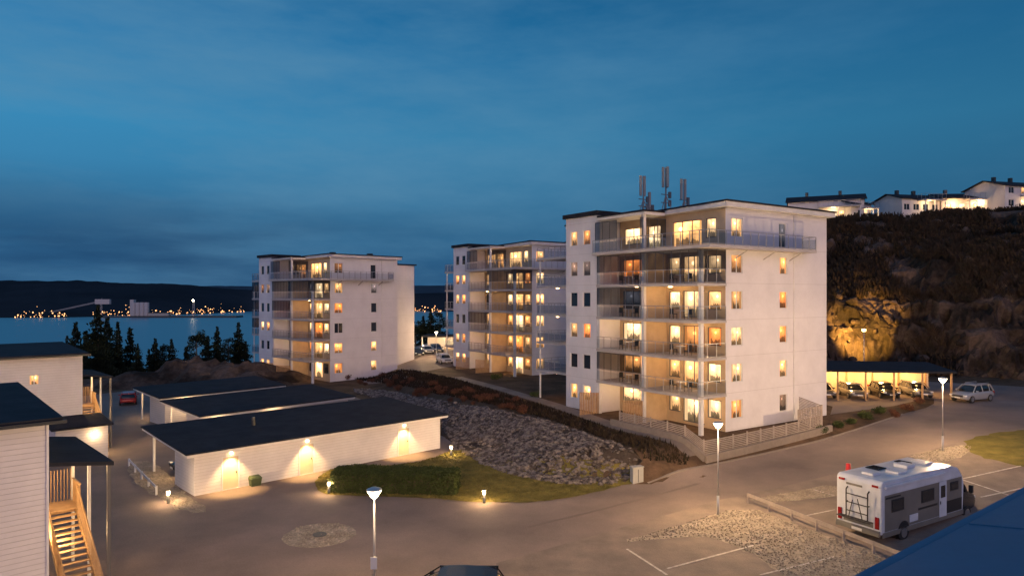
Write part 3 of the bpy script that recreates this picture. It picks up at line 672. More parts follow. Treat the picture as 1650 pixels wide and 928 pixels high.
MB().box(-4.6,-1.2,-4.0,-.6,-.2,2.6).build('wall',M['siding'],e); MB().hexa([(-4.9,-4.3,2.6),(-.9,-4.3,2.6),(-.9,-.3,2.9),(-4.9,-.3,2.9),(-4.9,-4.3,2.75),(-.9,-4.3,2.75),(-.9,-.3,3.05),(-4.9,-.3,3.05)]).build('roof',M['roof'],e)
MB().box(-1.19,-1.08,-2.4,-2.2,2.0,2.2).build('wall_lamp',M['lampw'],e); light('shed_light',(-.8,-2.3,2.0),160,parent=e)
MB().box(-2.2,-2.05,-4.1,-4.003,2.0,2.2).build('wall_lamp',M['lampw'],e); light('shed_light',(-2.1,-4.35,2.0),60,parent=e)
MB().box(-1.197,-1.14,-3.4,-2.6,.0,2.0).build('door',M['trim'],e)
a=Vector(Pz(1650,800,9.6)); c=Vector(Pz(1415,928,9.6)); d=(a-c).normalized(); ang=math.atan2(d.y,d.x)
e=empty('near_house',(c.x,c.y,0),ang,'house with blue metal roof at the bottom right corner','house')
MB().hexa([(-9,-9,11.0),(12,-9,11.0),(12,0,9.55),(-9,0,9.55),(-9,-9,11.1),(12,-9,11.1),(12,0,9.65),(-9,0,9.65)]).build('roof',M['roofblue'],e)
b=MB()
for i in range(8): b.bar((-8+i*2.6,-9,11.105),(-8+i*2.6,-.02,9.655),.03,.02)
b.build('roof_seams',M['roofblue'],e); MB().box(-9,12,.02,.14,9.48,9.62).build('gutter',M['roofblue'],e)
MB().box(-8.6,11.6,-8.6,-.4,-.5,9.6).build('wall',M['siding'],e)
# ---------------------------------------------------------------- street furniture
def lamp_post(px,py,top_y,label,src=None,hh=5.3,sign=False,xy=None,power=520):
    if xy is None:
        x,y=G(px,py)
    else: x,y=xy
    z=h(x,y)
    e=empty('street_lamp',(x,y,z),0,label,'street lamp','tall pole lamps along the road')
    b=MB(); b.tube((0,0,-.2),(0,0,1.1),.075); b.tube((0,0,1.1),(0,0,hh-.35),.05,.035,10); b.build('pole',M['pole'],e,smooth=True)
    b=MB(); b.lathe([(.04,hh-.40),(.12,hh-.34),(.24,hh-.14),(.28,hh-.08),(0.0,hh-.07)],n=18); b.build('lamp_bowl',M['lamp'],e,smooth=True)
    b=MB(); b.lathe([(.29,hh-.075),(.29,hh-.05),(.12,hh+.02),(.0,hh+.04)],n=18); b.build('lamp_cap',M['pole'],e,smooth=True)
    if sign: b=MB(); b.box(-.12,.12,-.09,-.07,2.3,2.75); b.build('small_sign',M['plate'],e)
    light('lamp_light',(0,-.0,hh-.55),power,(1,.62,.30),.2,parent=e,linear=True)
    return e
lamp_post(0,0,0,'tall street lamp nearest the camera, small sign on its pole, left of the dark car',xy=((603-CX)/F*25.5,25.5),sign=True,power=430)
lamp_post(1157,830,0,'street lamp between the nearest block corner and the rail fence',power=520)
lamp_post(1519,727,0,'street lamp at right beside the road in front of the silver car',power=500)
for i,(px,y,p) in enumerate([(703,118,400),(662,132,400),(845,112,200)]):
    lamp_post(0,0,0,['distant lamp at the far car park right of the left block','most distant lamp behind the far parked cars','distant lamp hidden behind the middle block'][i],xy=((px-CX)/F*y,y),power=p,hh=4.5)
def bollard(x,y,label,power=190):
    e=empty('bollard_light',(x,y,h(x,y)),0,label,'bollard light','low glowing bollard lights')
    MB().lathe([(.09,0),(.09,.55),(.0,.55)],n=14).build('post',M['darkmetal'],e,smooth=True)
    MB().lathe([(.085,.553),(.085,.76),(0,.765)],n=14).build('lamp_glass',M['lamp'],e)
    MB().lathe([(.11,.768),(.11,.8),(.0,.82)],n=14).build('cap',M['darkmetal'],e)
    for a in range(3):
        t=a*2.09+.5; l=light('bollard_glow',(.22*math.cos(t),.22*math.sin(t),.72),power/3,(1,.62,.3),.05,parent=e)
for px,py,l in((271,812,'glowing bollard light left of the garages on the gravel'),(530,796,'glowing bollard light at the left end of the hedge'),(780,811,'glowing bollard light at the front edge of the lawn'),(727,734,'glowing bollard light behind the lawn by the garage end')):
    x,y=G(px,py); bollard(x,y,l)
f=empty('rail_barrier',(0,0,0),0,'low grey metal rail barrier in the gravel beside the motorhome','barrier'); P0=Vector(G(1205,812));P1=Vector(G(1460,915)); n=7
rb=MB()
for i in range(n):
    p=P0.lerp(P1,i/(n-1)); z=h(*p); MB().box(p.x-.05,p.x+.05,p.y-.05,p.y+.05,z-.2,z+.62).build('post',M['greywood'],f)
za=h(*P0);zb=h(*P1); rb.bar((*P0,za+.55),(*P1,zb+.55),.05,.2); rb.build('rail',M['greywood'],f)
f=empty('white_barrier',(0,0,0),0,'low white rail barrier on gravel left of the garages','barrier'); P0=Vector(G(208,752));P1=Vector(G(252,798)); rb=MB()
for i in range(5):
    p=P0.lerp(P1,i/4); MB().box(p.x-.05,p.x+.05,p.y-.05,p.y+.05,-.2,.6).build('post',M['trim'],f)
rb.bar((*P0,.5),(*P1,.5),.05,.16); rb.build('rail',M['trim'],f)
x,y=G(1026,778); e=empty('utility_cabinet',(x,y,h(x,y)),R(20),'grey utility cabinet at the right end of the rubble slope','cabinet'); MB().box(-.4,.4,-.2,.2,-.1,1.05).build('body',M['grey'],e,bev=.02); MB().box(-.44,.44,-.24,.24,1.052,1.12).build('lid',M['grey'],e,bev=.02); MB().box(-.02,.02,-.215,-.203,.1,.95).build('door_gap',M['black'],e)
x,y=G(411,782); e=empty('grit_bin',(x,y,0),R(43),'small green grit bin standing against the garage wall','bin'); MB().hexa([(-.3,-.2,0),(.3,-.2,0),(.3,.2,0),(-.3,.2,0),(-.36,-.26,.5),(.36,-.26,.5),(.36,.26,.5),(-.36,.26,.5)]).build('tub',M['green'],e); MB().hexa([(-.38,-.28,.503),(.38,-.28,.503),(.38,.28,.503),(-.38,.28,.503),(-.3,-.2,.62),(.3,-.2,.62),(.3,.2,.66),(-.3,.2,.66)]).build('lid',M['green'],e)
x,y=G(1367,785); e=empty('traffic_cone',(x,y,h(x,y)),0,'tall red marker cone behind the motorhome','cone'); MB().lathe([(.26,.05),(.2,.7),(.14,1.5),(.0,1.52)],n=14).build('cone',M['red'],e,smooth=True); MB().box(-.32,.32,-.32,.32,0,.05).build('base',M['black'],e)
MB().lathe([(.232,.5),(.207,.7)],n=14).build('reflective_band',M['plate'],e)
# ---------------------------------------------------------------- cars
def loft(b,secs):
    n=len(secs[0]); k=len(b.v)
    for s in secs: b.v+=s
    for j in range(len(secs)-1):
        for i in range(n-1): b.f.append((k+j*n+i,k+j*n+i+1,k+(j+1)*n+i+1,k+(j+1)*n+i))
    b.f.append(tuple(k+i for i in range(n))); b.f.append(tuple(k+(len(secs)-1)*n+i for i in range(n-1,-1,-1)))
def car(x,y,rz,label,paintm,kind='wagon',z=None,group='parked cars',s=1.0):
    e=empty('parked_car',(x,y,h(x,y)+.03 if z is None else z),rz,label,'car',group); e.scale=(s,s,s)
    hi=1.68 if kind=='suv' else 1.46; sh=1.02 if kind=='suv' else .92; W=.92
    st=[(-2.28,.62,.80,.45),(-2.2,sh-.02,.93,.3),(-1.5,sh+.02,1,.26),(0,sh,1,.24),(1.0,sh-.02,1,.26),(1.75,sh-.1,.97,.28),(2.15,sh-.22,.88,.33),(2.3,.58,.74,.42)]
    secs=[]
    for X,zs,wf,zb in st:
        w=W*wf; q=[(w*.9,zb),(w,zb+.16),(w*1.0,zs-.16),(w*.93,zs-.02),(w*.5,zs+.03)]
        secs.append([(X,-a,c) for a,c in q]+[(X,a,c) for a,c in reversed(q)])
    b=MB(); loft(b,secs); b.build('body',paintm,e,smooth=True,sub=2,fix=True)
    rear=-2.12 if kind!='sedan' else -1.75
    cs=[(rear,sh,.84,sh-.02),(rear+.28,hi-.09,.80,sh),(-.8,hi,.80,sh),(.15,hi-.02,.79,sh),(.5,hi-.14,.78,sh),(1.3,sh-.04,.82,sh-.08)]
    secs=[]
    for X,zt,wf,zb in cs:
        w=W*wf; q=[(w*1.1,zb-.03),(w*1.02,zb+(zt-zb)*.5),(w*.86,zt-.04*(zt>zb+.1)),(w*.4,zt+.02)]
        secs.append([(X,-a,c) for a,c in q]+[(X,a,c) for a,c in reversed(q)])
    b=MB(); loft(b,secs); b.build('window_glass',M['carglass'],e,smooth=True,sub=2,fix=True)
    b=MB(); rr=[(rear+.32,hi-.10),(-1.3,hi-.015),(-.6,hi+.012),(.1,hi-.005),(.42,hi-.09)]
    for (xa,za),(xb,zb_) in zip(rr,rr[1:]):
        b.hexa([(xa,-.66,za-.05),(xb,-.66,zb_-.05),(xb,.66,zb_-.05),(xa,.66,za-.05),(xa,-.6,za+.02),(xb,-.6,zb_+.02),(xb,.6,zb_+.02),(xa,.6,za+.02)])
    ro=b.build('roof',paintm,e,smooth=False)
    for sy in(-1,1):
        b=MB()
        for xa,xt in((1.15,.45),(-.35,-.35),(-1.45,-1.5),(rear+.06,rear+.36)): b.bar((xa,sy*.835,sh-.02),(xt,sy*.66,hi-.07),.07,.05)
        b.bar((rear+.3,sy*.66,hi-.04),(.45,sy*.66,hi-.06),.06)
        b.build('pillars',paintm,e)
        b=MB(); b.box(.72,.9,sy*1.0-.09,sy*1.0+.09,sh,sh+.13); b.build('mirror',paintm,e,bev=.03)
        b=MB(); b.box(2.0,2.22,sy*.66-.16,sy*.66+.14,.62,.76); b.build('headlight',M['head'],e,bev=.03)
        b=MB(); b.box(-2.3,-2.14,sy*.72-.12,sy*.72+.1,.72,.95); b.build('tail_light',M['tail'],e,bev=.03)
        if kind=='suv': b=MB(); b.bar((-1.7,sy*.58,hi+.08),(.1,sy*.58,hi+.08),.04); b.build('roof_rail',M['metal'],ro)
        for X in(-1.42,1.42):
            r=.34 if kind=='suv' else .32; b=MB(); b.tube((X,sy*.74,r),(X,sy*.935,r),r,n=22); t=b.build('wheel',M['rubber'],e,smooth=False)
            b=MB(); b.tube((X,sy*.93,r),(X,sy*.95,r),r*.66,n=16); b.build('rim',M['rim'],t)
    b=MB(); b.box(2.29,2.315,-.26,.26,.42,.53); b.build('number_plate',M['plate'],e)
    b=MB(); b.box(2.255,2.29,-.5,.5,.56,.72); b.build('grille',M['black'],e)
    return e
sil=paint('silver_paint',(.42,.43,.45)); blk=paint('black_paint',(.015,.016,.02)); redp=paint('red_paint',(.35,.02,.02),.1); wht=paint('white_paint',(.6,.6,.6),0); blu=paint('blue_grey_paint',(.08,.1,.14)); gry=paint('grey_paint',(.15,.15,.16)); dsil=paint('dark_silver_paint',(.22,.22,.23))
x,y=G(1566,646); car(x,y,R(205),'silver estate car with roof rails on the road at right',sil,'suv',s=1.0)
car(((724-CX)/F*27.0),27.0,R(178),'black car at the bottom edge, only its roof in view',blk,'wagon',s=1.05)
x,y=G(207,650); car(x,y,R(118),'small red car parked near the outside stairs at far left',redp,'wagon',s=.95)
p=loc((-25.1,55.3),R(48),2.0,5.6); car(p[0],p[1],R(228),'dark car under the open end of the middle garage row',gry,'wagon')
p=loc((-19.9,42.2),R(43.8),3.2,6.4); car(p[0],p[1],R(224),'dark car under the open back of the nearest garage row',blk,'wagon')
cp=empty('carport',(33.5,70,1.9),R(-8),'long dark roofed carport lit from below beneath the rocky hill','carport')
MB().hexa([(-3,-.5,2.75),(11,-.5,2.75),(11,6,3.1),(-3,6,3.1),(-3,-.5,2.95),(11,-.5,2.95),(11,6,3.3),(-3,6,3.3)]).build('roof',M['roof'],cp)
for i in range(6):
    for yy in(0,5.6): MB().box(-2.8+i*2.7-.07,-2.8+i*2.7+.07,yy-.07,yy+.07,-.5,2.8).build('post',M['wood'],cp)
b=MB(); b.box(-3,11,5.7,5.8,-.3,2.9); b.build('back_wall',M['door'],cp)
for i in range(4):
    b=MB(); b.box(-1.3+i*3.3,-1.0+i*3.3,2.4,2.6,2.68,2.74); b.build('ceiling_lamp',M['lampw'],cp); light('carport_light',(-1.1+i*3.3,3.6,2.3),620,(1,.52,.16),parent=cp)
for i,(xx,pm,l,k) in enumerate([(-.9,gry,'dark grey car in the leftmost bay of the lit carport','wagon'),(2.2,dsil,'silver car second from left in the lit carport','wagon'),(5.3,blk,'black car third from left in the lit carport','sedan'),(8.4,dsil,'silver car fourth from left in the lit carport, nearest the road','wagon')]):
    p=loc((33.5,70),R(-8),xx,2.6); car(p[0],p[1],R(-98),l,pm,k)
for i,(px,y,pm,l) in enumerate([(672,124,blk,'tiny black car leftmost in the far car park'),(688,126,sil,'tiny silver car second in the far car park'),(703,129,blu,'tiny blue grey car third in the far car park'),(716,108,wht,'tiny pale car nearest the middle block in the far car park')]):
    car((px-CX)/F*y,y,R(-70),l,pm,'wagon')
e=empty('carport',(-18,136,h(-18,136)),R(-5),'small lit carport behind the far parked cars','carport'); MB().box(0,22,0,6,2.8,3.1).build('roof',M['roof'],e)
for i in range(6): MB().box(i*4.3,i*4.3+.2,.1,.3,-.3,2.8).build('post',M['trim'],e)
MB().box(0,22,5.6,5.8,-.3,2.8).build('back_wall',M['siding'],e); light('carport_light',(5,3,2.4),900,parent=e); light('carport_light',(15,3,2.4),900,parent=e)
MB().box(9,9.6,2.9,3.1,2.7,2.8).build('ceiling_lamp',M['lampw'],e)
# ---------------------------------------------------------------- motorhome
C0=Vector(G(1420,882)); rv=empty('motorhome',(0,0,0),0,'white and grey motorhome with bike rack parked beside the rail barrier','motorhome')
rz=math.atan2(.51,.86); rv.rotation_euler.z=rz; ctr=C0+Vector((-math.sin(rz),math.cos(rz)))*1.2; rv.location=(ctr.x,ctr.y,h(*ctr)+.03); rv.scale=(1.1,1.05,1.07)
W=1.15
prof=[(0,.5),(0,2.72),(.06,2.88),(.2,2.95),(5.9,2.95),(6.5,2.8),(6.95,2.35),(7.1,1.95),(7.0,.5)]
b=MB(); n=len(prof); b.v=[(x,-W,z) for x,z in prof]+[(x,W,z) for x,z in prof]; b.f=[tuple(range(n)),tuple(range(2*n-1,n-1,-1))]+[(i,(i+1)%n,n+(i+1)%n,n+i) for i in range(n)]
body=b.build('body',M['rvwhite'],rv,fix=True,bev=.06)
for s in(-1,1):
    y0,y1=sorted((s*(W+.001),s*(W+.012)))
    MB().box(.25,6.85,y0,y1,.62,2.3).build('side_panel',M['rvgrey'],rv)
    yy0,yy1=sorted((s*(W+.0125),s*(W+.018)))
    for bx in((5.45,6.85,.64,1.25),(.3,1.5,2.12,2.2),(2.95,4.6,1.2,1.3)): MB().box(bx[0],bx[1],yy0,yy1,bx[2],bx[3]).build('side_graphic',M['black'],rv)
    y0,y1=sorted((s*(W-.05),s*(W+.03))); MB().box(.1,7.0,y0,y1,.36,.6).build('skirt',M['rvgrey'],rv,bev=.02)
    y0,y1=sorted((s*(W+.019),s*(W+.04)))
    for (xa,xb,za,zb) in((.75,1.75,1.45,2.05),(3.2,4.3,1.5,2.1),(5.75,6.5,1.7,2.15)):
        o=MB().box(xa,xb,y0,y1,za,zb).build('window',M['black'],rv,bev=.015)
        yy0,yy1=sorted((s*(W+.0405),s*(W+.045))); MB().box(xa+.07,xb-.07,yy0,yy1,za+.07,zb-.07).build('pane',M['carglass'],o)
    MB().box(2.2,2.9,y0,y1,.75,1.1).build('service_hatch',M['rvwhite'],rv,bev=.01)
    for X in(1.75,7.35):
        b=MB(); b.tube((X,s*(W-.28),.34),(X,s*(W+.03),.34),.34,n=24); t=b.build('wheel',M['rubber'],rv); b=MB(); b.tube((X,s*(W+.0),.34),(X,s*(W+.05),.34),.22,n=18); b.build('rim',M['rim'],t)
    b=MB(); b.tube((1.75,s*(W-.3),.45),(1.75,s*(W+.024),.45),.46,n=24); b.build('wheel_arch',M['black'],rv)
    b=MB(); b.box(-.05,.02,s*.95-.1,s*.95+.1,.75,1.3); b.build('tail_light',M['tail'],rv,bev=.02)
    b=MB(); b.box(-.04,.02,s*.85-.15,s*.85+.15,2.66,2.76); b.build('marker_lamp',M['tail'],rv)
y0,y1=-(W+.04),-(W+.02)
d=MB().box(4.75,5.4,y0,y1,.55,2.3).build('door',M['rvwhite'],rv,bev=.02); MB().box(4.87,5.28,y0-.006,y0-.002,1.5,2.1).build('door_window',M['carglass'],d); MB().box(4.8,4.86,y0-.02,y0-.002,1.2,1.35).build('handle',M['black'],d)
MB().box(.2,5.2,-(W+.11),-(W+.002),2.62,2.76).build('awning',M['rvwhite'],rv,bev=.03)
for (xa,xb,ya,yb,zz) in((.7,1.3,-.3,.3,.12),(2.0,2.7,-.75,-.1,.1),(3.4,4.1,-.35,.35,.16),(5.0,5.6,-.4,.4,.1),(1.9,2.6,.2,.9,.06)):
    MB().box(xa,xb,ya,yb,2.953,2.953+zz).build('roof_hatch',M['rvwhite'] if zz>.07 else M['carglass'],rv,bev=.02)
MB().box(4.35,4.8,.2,.9,2.953,2.99).build('solar_panel',M['carglass'],rv)
b=MB()
for y in(-.55,.55): b.tube((-.12,y,1.0),(-.12,y,2.3),.03); b.tube((-.12,y,2.3),(0,y,2.4),.03); b.tube((-.12,y,1.05),(-.42,y,1.05),.03); b.tube((-.12,y,1.7),(0,y,1.7),.03)
for z in(1.3,1.7,2.1): b.tube((-.12,-.55,z),(-.12,.55,z),.025)
for x in(-.2,-.4): b.box(x-.05,x+.05,-.85,.85,1.03,1.06)
b.tube((-.3,-.4,1.06),(-.3,-.15,2.0),.02); b.tube((-.3,.3,1.06),(-.3,.1,1.9),.02)
b.build('bike_rack',M['black'],rv)
MB().box(-.12,.0,-1.12,1.12,.42,.68).build('rear_bumper',M['rvgrey'],rv,bev=.03); MB().box(-.135,-.122,-.26,.26,.48,.6).build('number_plate',M['plate'],rv)
MB().box(-.012,-.001,-.75,.75,.75,1.0).build('rear_panel',M['rvgrey'],rv); MB().box(-.014,-.002,-.2,.62,2.5,2.6).build('badge_strip',M['rvgrey'],rv)
secs=[]
for X,zt,w,zb in((6.9,2.3,1.02,.4),(7.15,2.25,1.02,.38),(7.85,1.5,1.0,.36),(8.05,1.28,.98,.36),(8.7,1.12,.92,.36),(8.95,.85,.8,.4)):
    q=[(w*.96,zb),(w*1.02,zb+.25),(w,min(1.25,zt-.08)),(w*.86,zt),(w*.4,zt+.02)]
    secs.append([(X,-a_,c_) for a_,c_ in q]+[(X,a_,c_) for a_,c_ in reversed(q)])
b=MB(); loft(b,secs); cab=b.build('cab',M['cabpaint'],rv,smooth=True,fix=True,sub=1)
for s in(-1,1):
    b=MB(); b.quad((7.12,s*1.045,1.35),(7.75,s*1.03,1.28),(7.5,s*1.0,1.7),(7.12,s*.99,2.05)); b.build('cab_window',M['carglass'],cab)
    MB().box(7.6,7.75,s*1.2-.1,s*1.2+.1,1.35,1.75).build('mirror',M['black'],cab,bev=.03); MB().box(8.6,8.85,s*.68-.16,s*.68+.16,.78,.95).build('headlight',M['head'],cab,bev=.03)
b=MB(); b.quad((7.25,-.8,2.2),(7.25,.8,2.2),(7.9,.85,1.5),(7.9,-.85,1.5)); b.build('windscreen',M['carglass'],cab)
# ---------------------------------------------------------------- hill houses
def hillhouse(px,D,base_y,wd,hh,dp,rz,label,n,lit,gable=True):
    X=(px-CX)/F*D; z=H+(HY-base_y)/F*D
    e=empty('hill_house',(X,D,z),rz,label,'house','white houses on the hilltop')
    fr=lambda a,zz,d:(a,d,zz)
    hs=[]
    for i in range(n):
        a=-wd/2+wd*(i+.5)/n; hs.append((a-.7,a+.7,.9,2.2)); 
        if hh>4: hs.append((a-.7,a+.7,3.4,4.7))
    hs=[q for q in hs if q[3]<hh-.1]
    b=MB(); b.wall(fr,-wd/2,wd/2,-5,hh,hs); b.quad((-wd/2,0,-5),(-wd/2,dp,-5),(-wd/2,dp,hh),(-wd/2,0,hh)); b.quad((wd/2,0,-5),(wd/2,dp,-5),(wd/2,dp,hh),(wd/2,0,hh)); b.quad((-wd/2,dp,-5),(wd/2,dp,-5),(wd/2,dp,hh),(-wd/2,dp,hh))
    for s in(-1,1): b.quad((s*wd/2,0,hh),(s*wd/2,dp,hh),(s*wd/2,dp/2,hh+dp*.16))
    b.build('wall',M['siding'],e)
    for i,q in enumerate(hs): window(e,fr,*q,M['litb'] if rsx.random()<lit else M['dark'],1)
    b=MB()
    for y0,y1 in((-.5,dp/2),(dp+.5,dp/2)):
        za=hh-.1;zb=hh+dp*.16+.02; b.hexa([(-wd/2-.5,y0,za),(wd/2+.5,y0,za),(wd/2+.5,y1,zb),(-wd/2-.5,y1,zb),(-wd/2-.5,y0,za+.18),(wd/2+.5,y0,za+.18),(wd/2+.5,y1,zb+.18),(-wd/2-.5,y1,zb+.18)])
    ro=b.build('roof',M['roof'],e,fix=True)
    for cx in(-wd*.25,wd*.2): MB().box(cx-.3,cx+.3,dp/2-.3,dp/2+.3,hh+dp*.12,hh+dp*.16+1.0).build('chimney',M['darkmetal'],ro)
    dk=MB().box(-wd*.1,wd*.45,-2.2,-.002,2.75,2.95).build('balcony',M['slab'],e)
    rail(dk,[(-wd*.1,-.1),(-wd*.1,-2.15),(wd*.45,-2.15),(wd*.45,-.1)],2.95,glass=False)
    for cx in(-wd*.1+.1,wd*.17,wd*.45-.1): MB().box(cx-.08,cx+.08,-2.1,-1.95,-4,2.75).build('post',M['trim'],e)
    light('porch_light',(wd*.1,-1.2,2.2),260,parent=e)
    if lit>.9: light('porch_light',(wd*.3,-1.2,4.0),650,(1,.52,.18),parent=e); light('porch_light',(-wd*.3,-1.2,2.0),600,(1,.52,.18),parent=e)
    return e
rsx=random.Random(2)
hillhouse(1330,138,358,14,4.3,9,R(-24),'long white house on the hilltop nearest the block roof',5,.5)
hillhouse(1388,136,360,5.2,3.8,7,R(20),'small white house just right of the long hilltop house',2,.2)
hillhouse(1484,140,346,9.0,3.2,8,R(12),'white bungalow in the middle of the hilltop',4,.3)
hillhouse(1562,141,345,11,3.3,8,R(-6),'brightly lit hilltop house with glowing terrace',4,1)
hillhouse(1650,136,340,9.5,4.9,9,R(14),'white house at the right edge on the hilltop',3,.7)
x,y=HB.x+E1.x*4+E2.x*-2.5,HB.y+E1.y*4+E2.y*-2.5
e=empty('floodlight',(x,y,h(x,y)),0,'floodlight pole shining on the bare rock face','floodlight'); b=MB(); b.tube((0,0,-.2),(0,0,5.8),.06); b.build('pole',M['pole'],e); MB().box(-.2,.2,-.12,.15,5.8,6.1).build('lamp_head',M['lampw'],e,bev=.03)
fl=light('flood',(.1,.4,5.6),34000,(1,.50,.08),.2,parent=e,kind='SPOT',spot=R(62)); fl.rotation_euler=Vector((.40,.9,-.06)).to_track_quat('-Z','Y').to_euler()
# ---------------------------------------------------------------- vegetation
def leafball(b,c,r,n,s,rs,flat=.8):
    for _ in range(n):
        while True:
            p=Vector((rs.uniform(-1,1),rs.uniform(-1,1),rs.uniform(-1,1)))
            if .25<p.length<1:break
        p=Vector((p.x*r[0],p.y*r[1],p.z*r[2]))+Vector(c); a=Vector((rs.gauss(0,1),rs.gauss(0,1),rs.gauss(0,flat))).normalized(); u=a.orthogonal().normalized()*s*rs.uniform(.6,1.3); v=a.cross(u).normalized()*s*.7*rs.uniform(.6,1.3)
        b.quad(p-u,p-v*.8,p+u,p+v*.8)
def shrub_mesh(seed,m,r=.8,n=900,s=.07,name='shrub'):
    rs=random.Random(seed); e=empty(name); b=MB(); t=MB()
    for i in range(7):
        a=rs.random()*6.28; d=rs.uniform(.1,.6)*r; c=(d*math.cos(a),d*math.sin(a),r*rs.uniform(.35,.8)); leafball(b,c,(r*.5,r*.5,r*.4),n//7,s,rs); t.tube((0,0,-.1),c,.025,.008,5)
    b.build('foliage',m,e); t.build('stem',M['bark'],e); return e
def spruce(seed,hh,rad):
    rs=random.Random(seed); e=empty('spruce_tree'); b=MB(); t=MB(); t.tube((0,0,-.5),(0,0,hh*.97),hh*.018,.02,7); z=hh*.06
    while z<hh*.985:
        f=1-z/hh; R0=rad*(f**.8)*rs.uniform(.55,1.2); nb=int(6+6*f)
        for k in range(nb):
            a=rs.random()*6.283; L=R0*rs.uniform(.5,1.3)*(1+.35*noise.noise(Vector((math.cos(a)*1.5,math.sin(a)*1.5,z*.5+seed*7)))); d=Vector((math.cos(a),math.sin(a),0)); s=Vector((-d.y,d.x,0)); p0=Vector((0,0,z+rs.uniform(-.25,.25))); droop=-.35*L
            m_=max(2,int(L/.4))
            for j in range(m_):
                t0=(j+.2)/m_; c=p0+d*L*t0+Vector((0,0,droop*t0*t0+.1*L*t0)); w=L*.17*(1.1-t0)+.12
                for sg in(-1,1):
                    tip=c+s*sg*w*rs.uniform(.8,1.6)+d*w*.7+Vector((0,0,-w*rs.uniform(.4,1.3))); b.quad(c,c+d*.25,tip,tip-d*.2+Vector((0,0,-.22)))
            b.quad(p0,p0+s*.06,p0+d*L+Vector((0,0,droop+.1*L)),p0-s*.06)
        z+=hh*.018+.16*rs.random()
    b.build('crown',M['needle'],e); t.build('trunk',M['bark'],e); return e
def pine(seed,hh):
    rs=random.Random(seed); e=empty('pine_tree'); b=MB(); t=MB(); t.tube((0,0,-.5),(.2,0,hh*.9),.16,.04,7)
    for i in range(22):
        z=hh*rs.uniform(.35,1.0); a=rs.random()*6.28; d=hh*.25*(1.2-z/hh)*rs.uniform(.3,1.2); c=(d*math.cos(a),d*math.sin(a),z); t.tube((.1,0,z-.4),c,.05,.015,5); leafball(b,c,(hh*.08,hh*.08,hh*.05),110,.13,rs,1.5)
    b.build('crown',M['needle'],e); t.build('trunk',M['bark'],e); return e
sps=[spruce(0,13,3.6),spruce(1,13,2.9),spruce(2,13,4.2)]; pns=[pine(i+5,8) for i in range(2)]
used=set()
def place(src,x,y,z,s,label,cat,group,rs):
    if src.name in used: o=copy_tree(src)
    else: o=src; used.add(src.name)
    o.location=(x,y,z); o.scale=(s*rs.uniform(.85,1.15),s*rs.uniform(.85,1.15),s); o.rotation_euler=(0,0,rs.random()*6.28); tag(o,label,cat,group); return o
rs=random.Random(12)
S=[(122,516,118),(138,528,124),(158,490,112),(173,508,122),(190,515,115),(210,526,126),(222,552,112),(240,560,120),(108,540,108)]
lb=['slim spruce leftmost above the far house roof','dark spruce just right of the leftmost spruce','tallest spruce with pointed top against the sea','spruce directly right of the tallest one','broad spruce in the middle of the dark clump','spruce at the right of the dark clump above the water','short spruce right of the dark clump','low spruce nearest the rock outcrop on the left','low spruce partly behind the far house roof']
for i,(px,ty,D) in enumerate(S):
    top=H-(ty-HY)/F*D; X=(px-CX)/F*D; g=h(X,D)-.5; hh=max(6,top-g); place(sps[i%3],X,D,top-hh,hh/13,lb[i],'tree','dark spruces beyond the left houses',rs)
Pn=[(250,543),(262,556),(276,545),(300,556),(318,530),(334,540),(350,524),(368,545),(384,518),(396,548),(672,515),(682,508),(694,495),(708,503)]
words=['first','second','third','fourth','fifth','sixth','seventh','eighth','ninth','tenth']
for i,(px,ty) in enumerate(Pn):
    D=122+rs.uniform(-2,10) if px<500 else 190; top=H-(ty-HY)/F*D; X=(px-CX)/F*D; g=h(X,D)-.5; hh=max(7,top-g)
    sp=i%3!=1
    l=f'{words[i]} conifer from the left in the row behind the rock outcrop' if i<10 else ['low conifer right of the left block, leftmost of four','low conifer second of four between left and middle blocks','tallest conifer of four between left and middle blocks','conifer nearest the middle block end balconies'][i-10]
    place(sps[i%3] if sp else pns[(i//3)%2],X,D,top-hh,hh/(13 if sp else 8),l,'tree','conifers on the shore slope',rs)
hp=[Vector(G(533,795)),Vector(G(733,799))]; hd=(hp[1]-hp[0]); L=hd.length; rs=random.Random(4); HH=1.3
e=empty('hedge',(hp[0].x,hp[0].y,h(*hp[0])),math.atan2(hd.y,hd.x),'long clipped dark green hedge on the lawn in front of the garages','hedge')
b=MB(); b.box(.1,L-.1,.1,1.7,0,HH-.1); b.build('inner_branches',M['bark'],e); b=MB()
for _ in range(19000):
    q=rs.random(); x=rs.uniform(0,L); y=rs.uniform(0,1.8); z=rs.uniform(0,HH)
    if q<.42: z=HH+.14*noise.noise(Vector((x*.8,y*.8,1)))+rs.gauss(0,.05)
    elif q<.88: y=.02+rs.gauss(0,.06)+.12*noise.noise(Vector((x*1.1,z*2,4)))
    else: x=rs.choice([0,L])+rs.gauss(0,.06)
    a=Vector((rs.gauss(0,1),rs.gauss(0,1),rs.gauss(0,1))).normalized(); u=a.orthogonal().normalized()*.06; v=a.cross(u).normalized()*.045; p=Vector((x,y,z)); b.quad(p-u,p-v,p+u,p+v)
b.build('foliage',M['leaf'],e)
rd=[shrub_mesh(40+i,M['redleaf'],.75,700,.06,'red_shrub') for i in range(3)]; gs=[shrub_mesh(60+i,M['leaf'],.6,600,.06,'green_shrub') for i in range(2)]
rs=random.Random(21); pts=[]
for i in range(44):
    f=i/43; px=545+300*f; py=606+50*f+rs.uniform(-10,12); pts.append((px,py))
for i,(px,py) in enumerate(pts):
    x,y=G(px,py); place(rd[i%3],x,y,h(x,y),rs.uniform(.5,1.15),'low red brown shrub in the planted belt along the top of the rubble slope','shrub','red brown shrubs above the slope',rs)
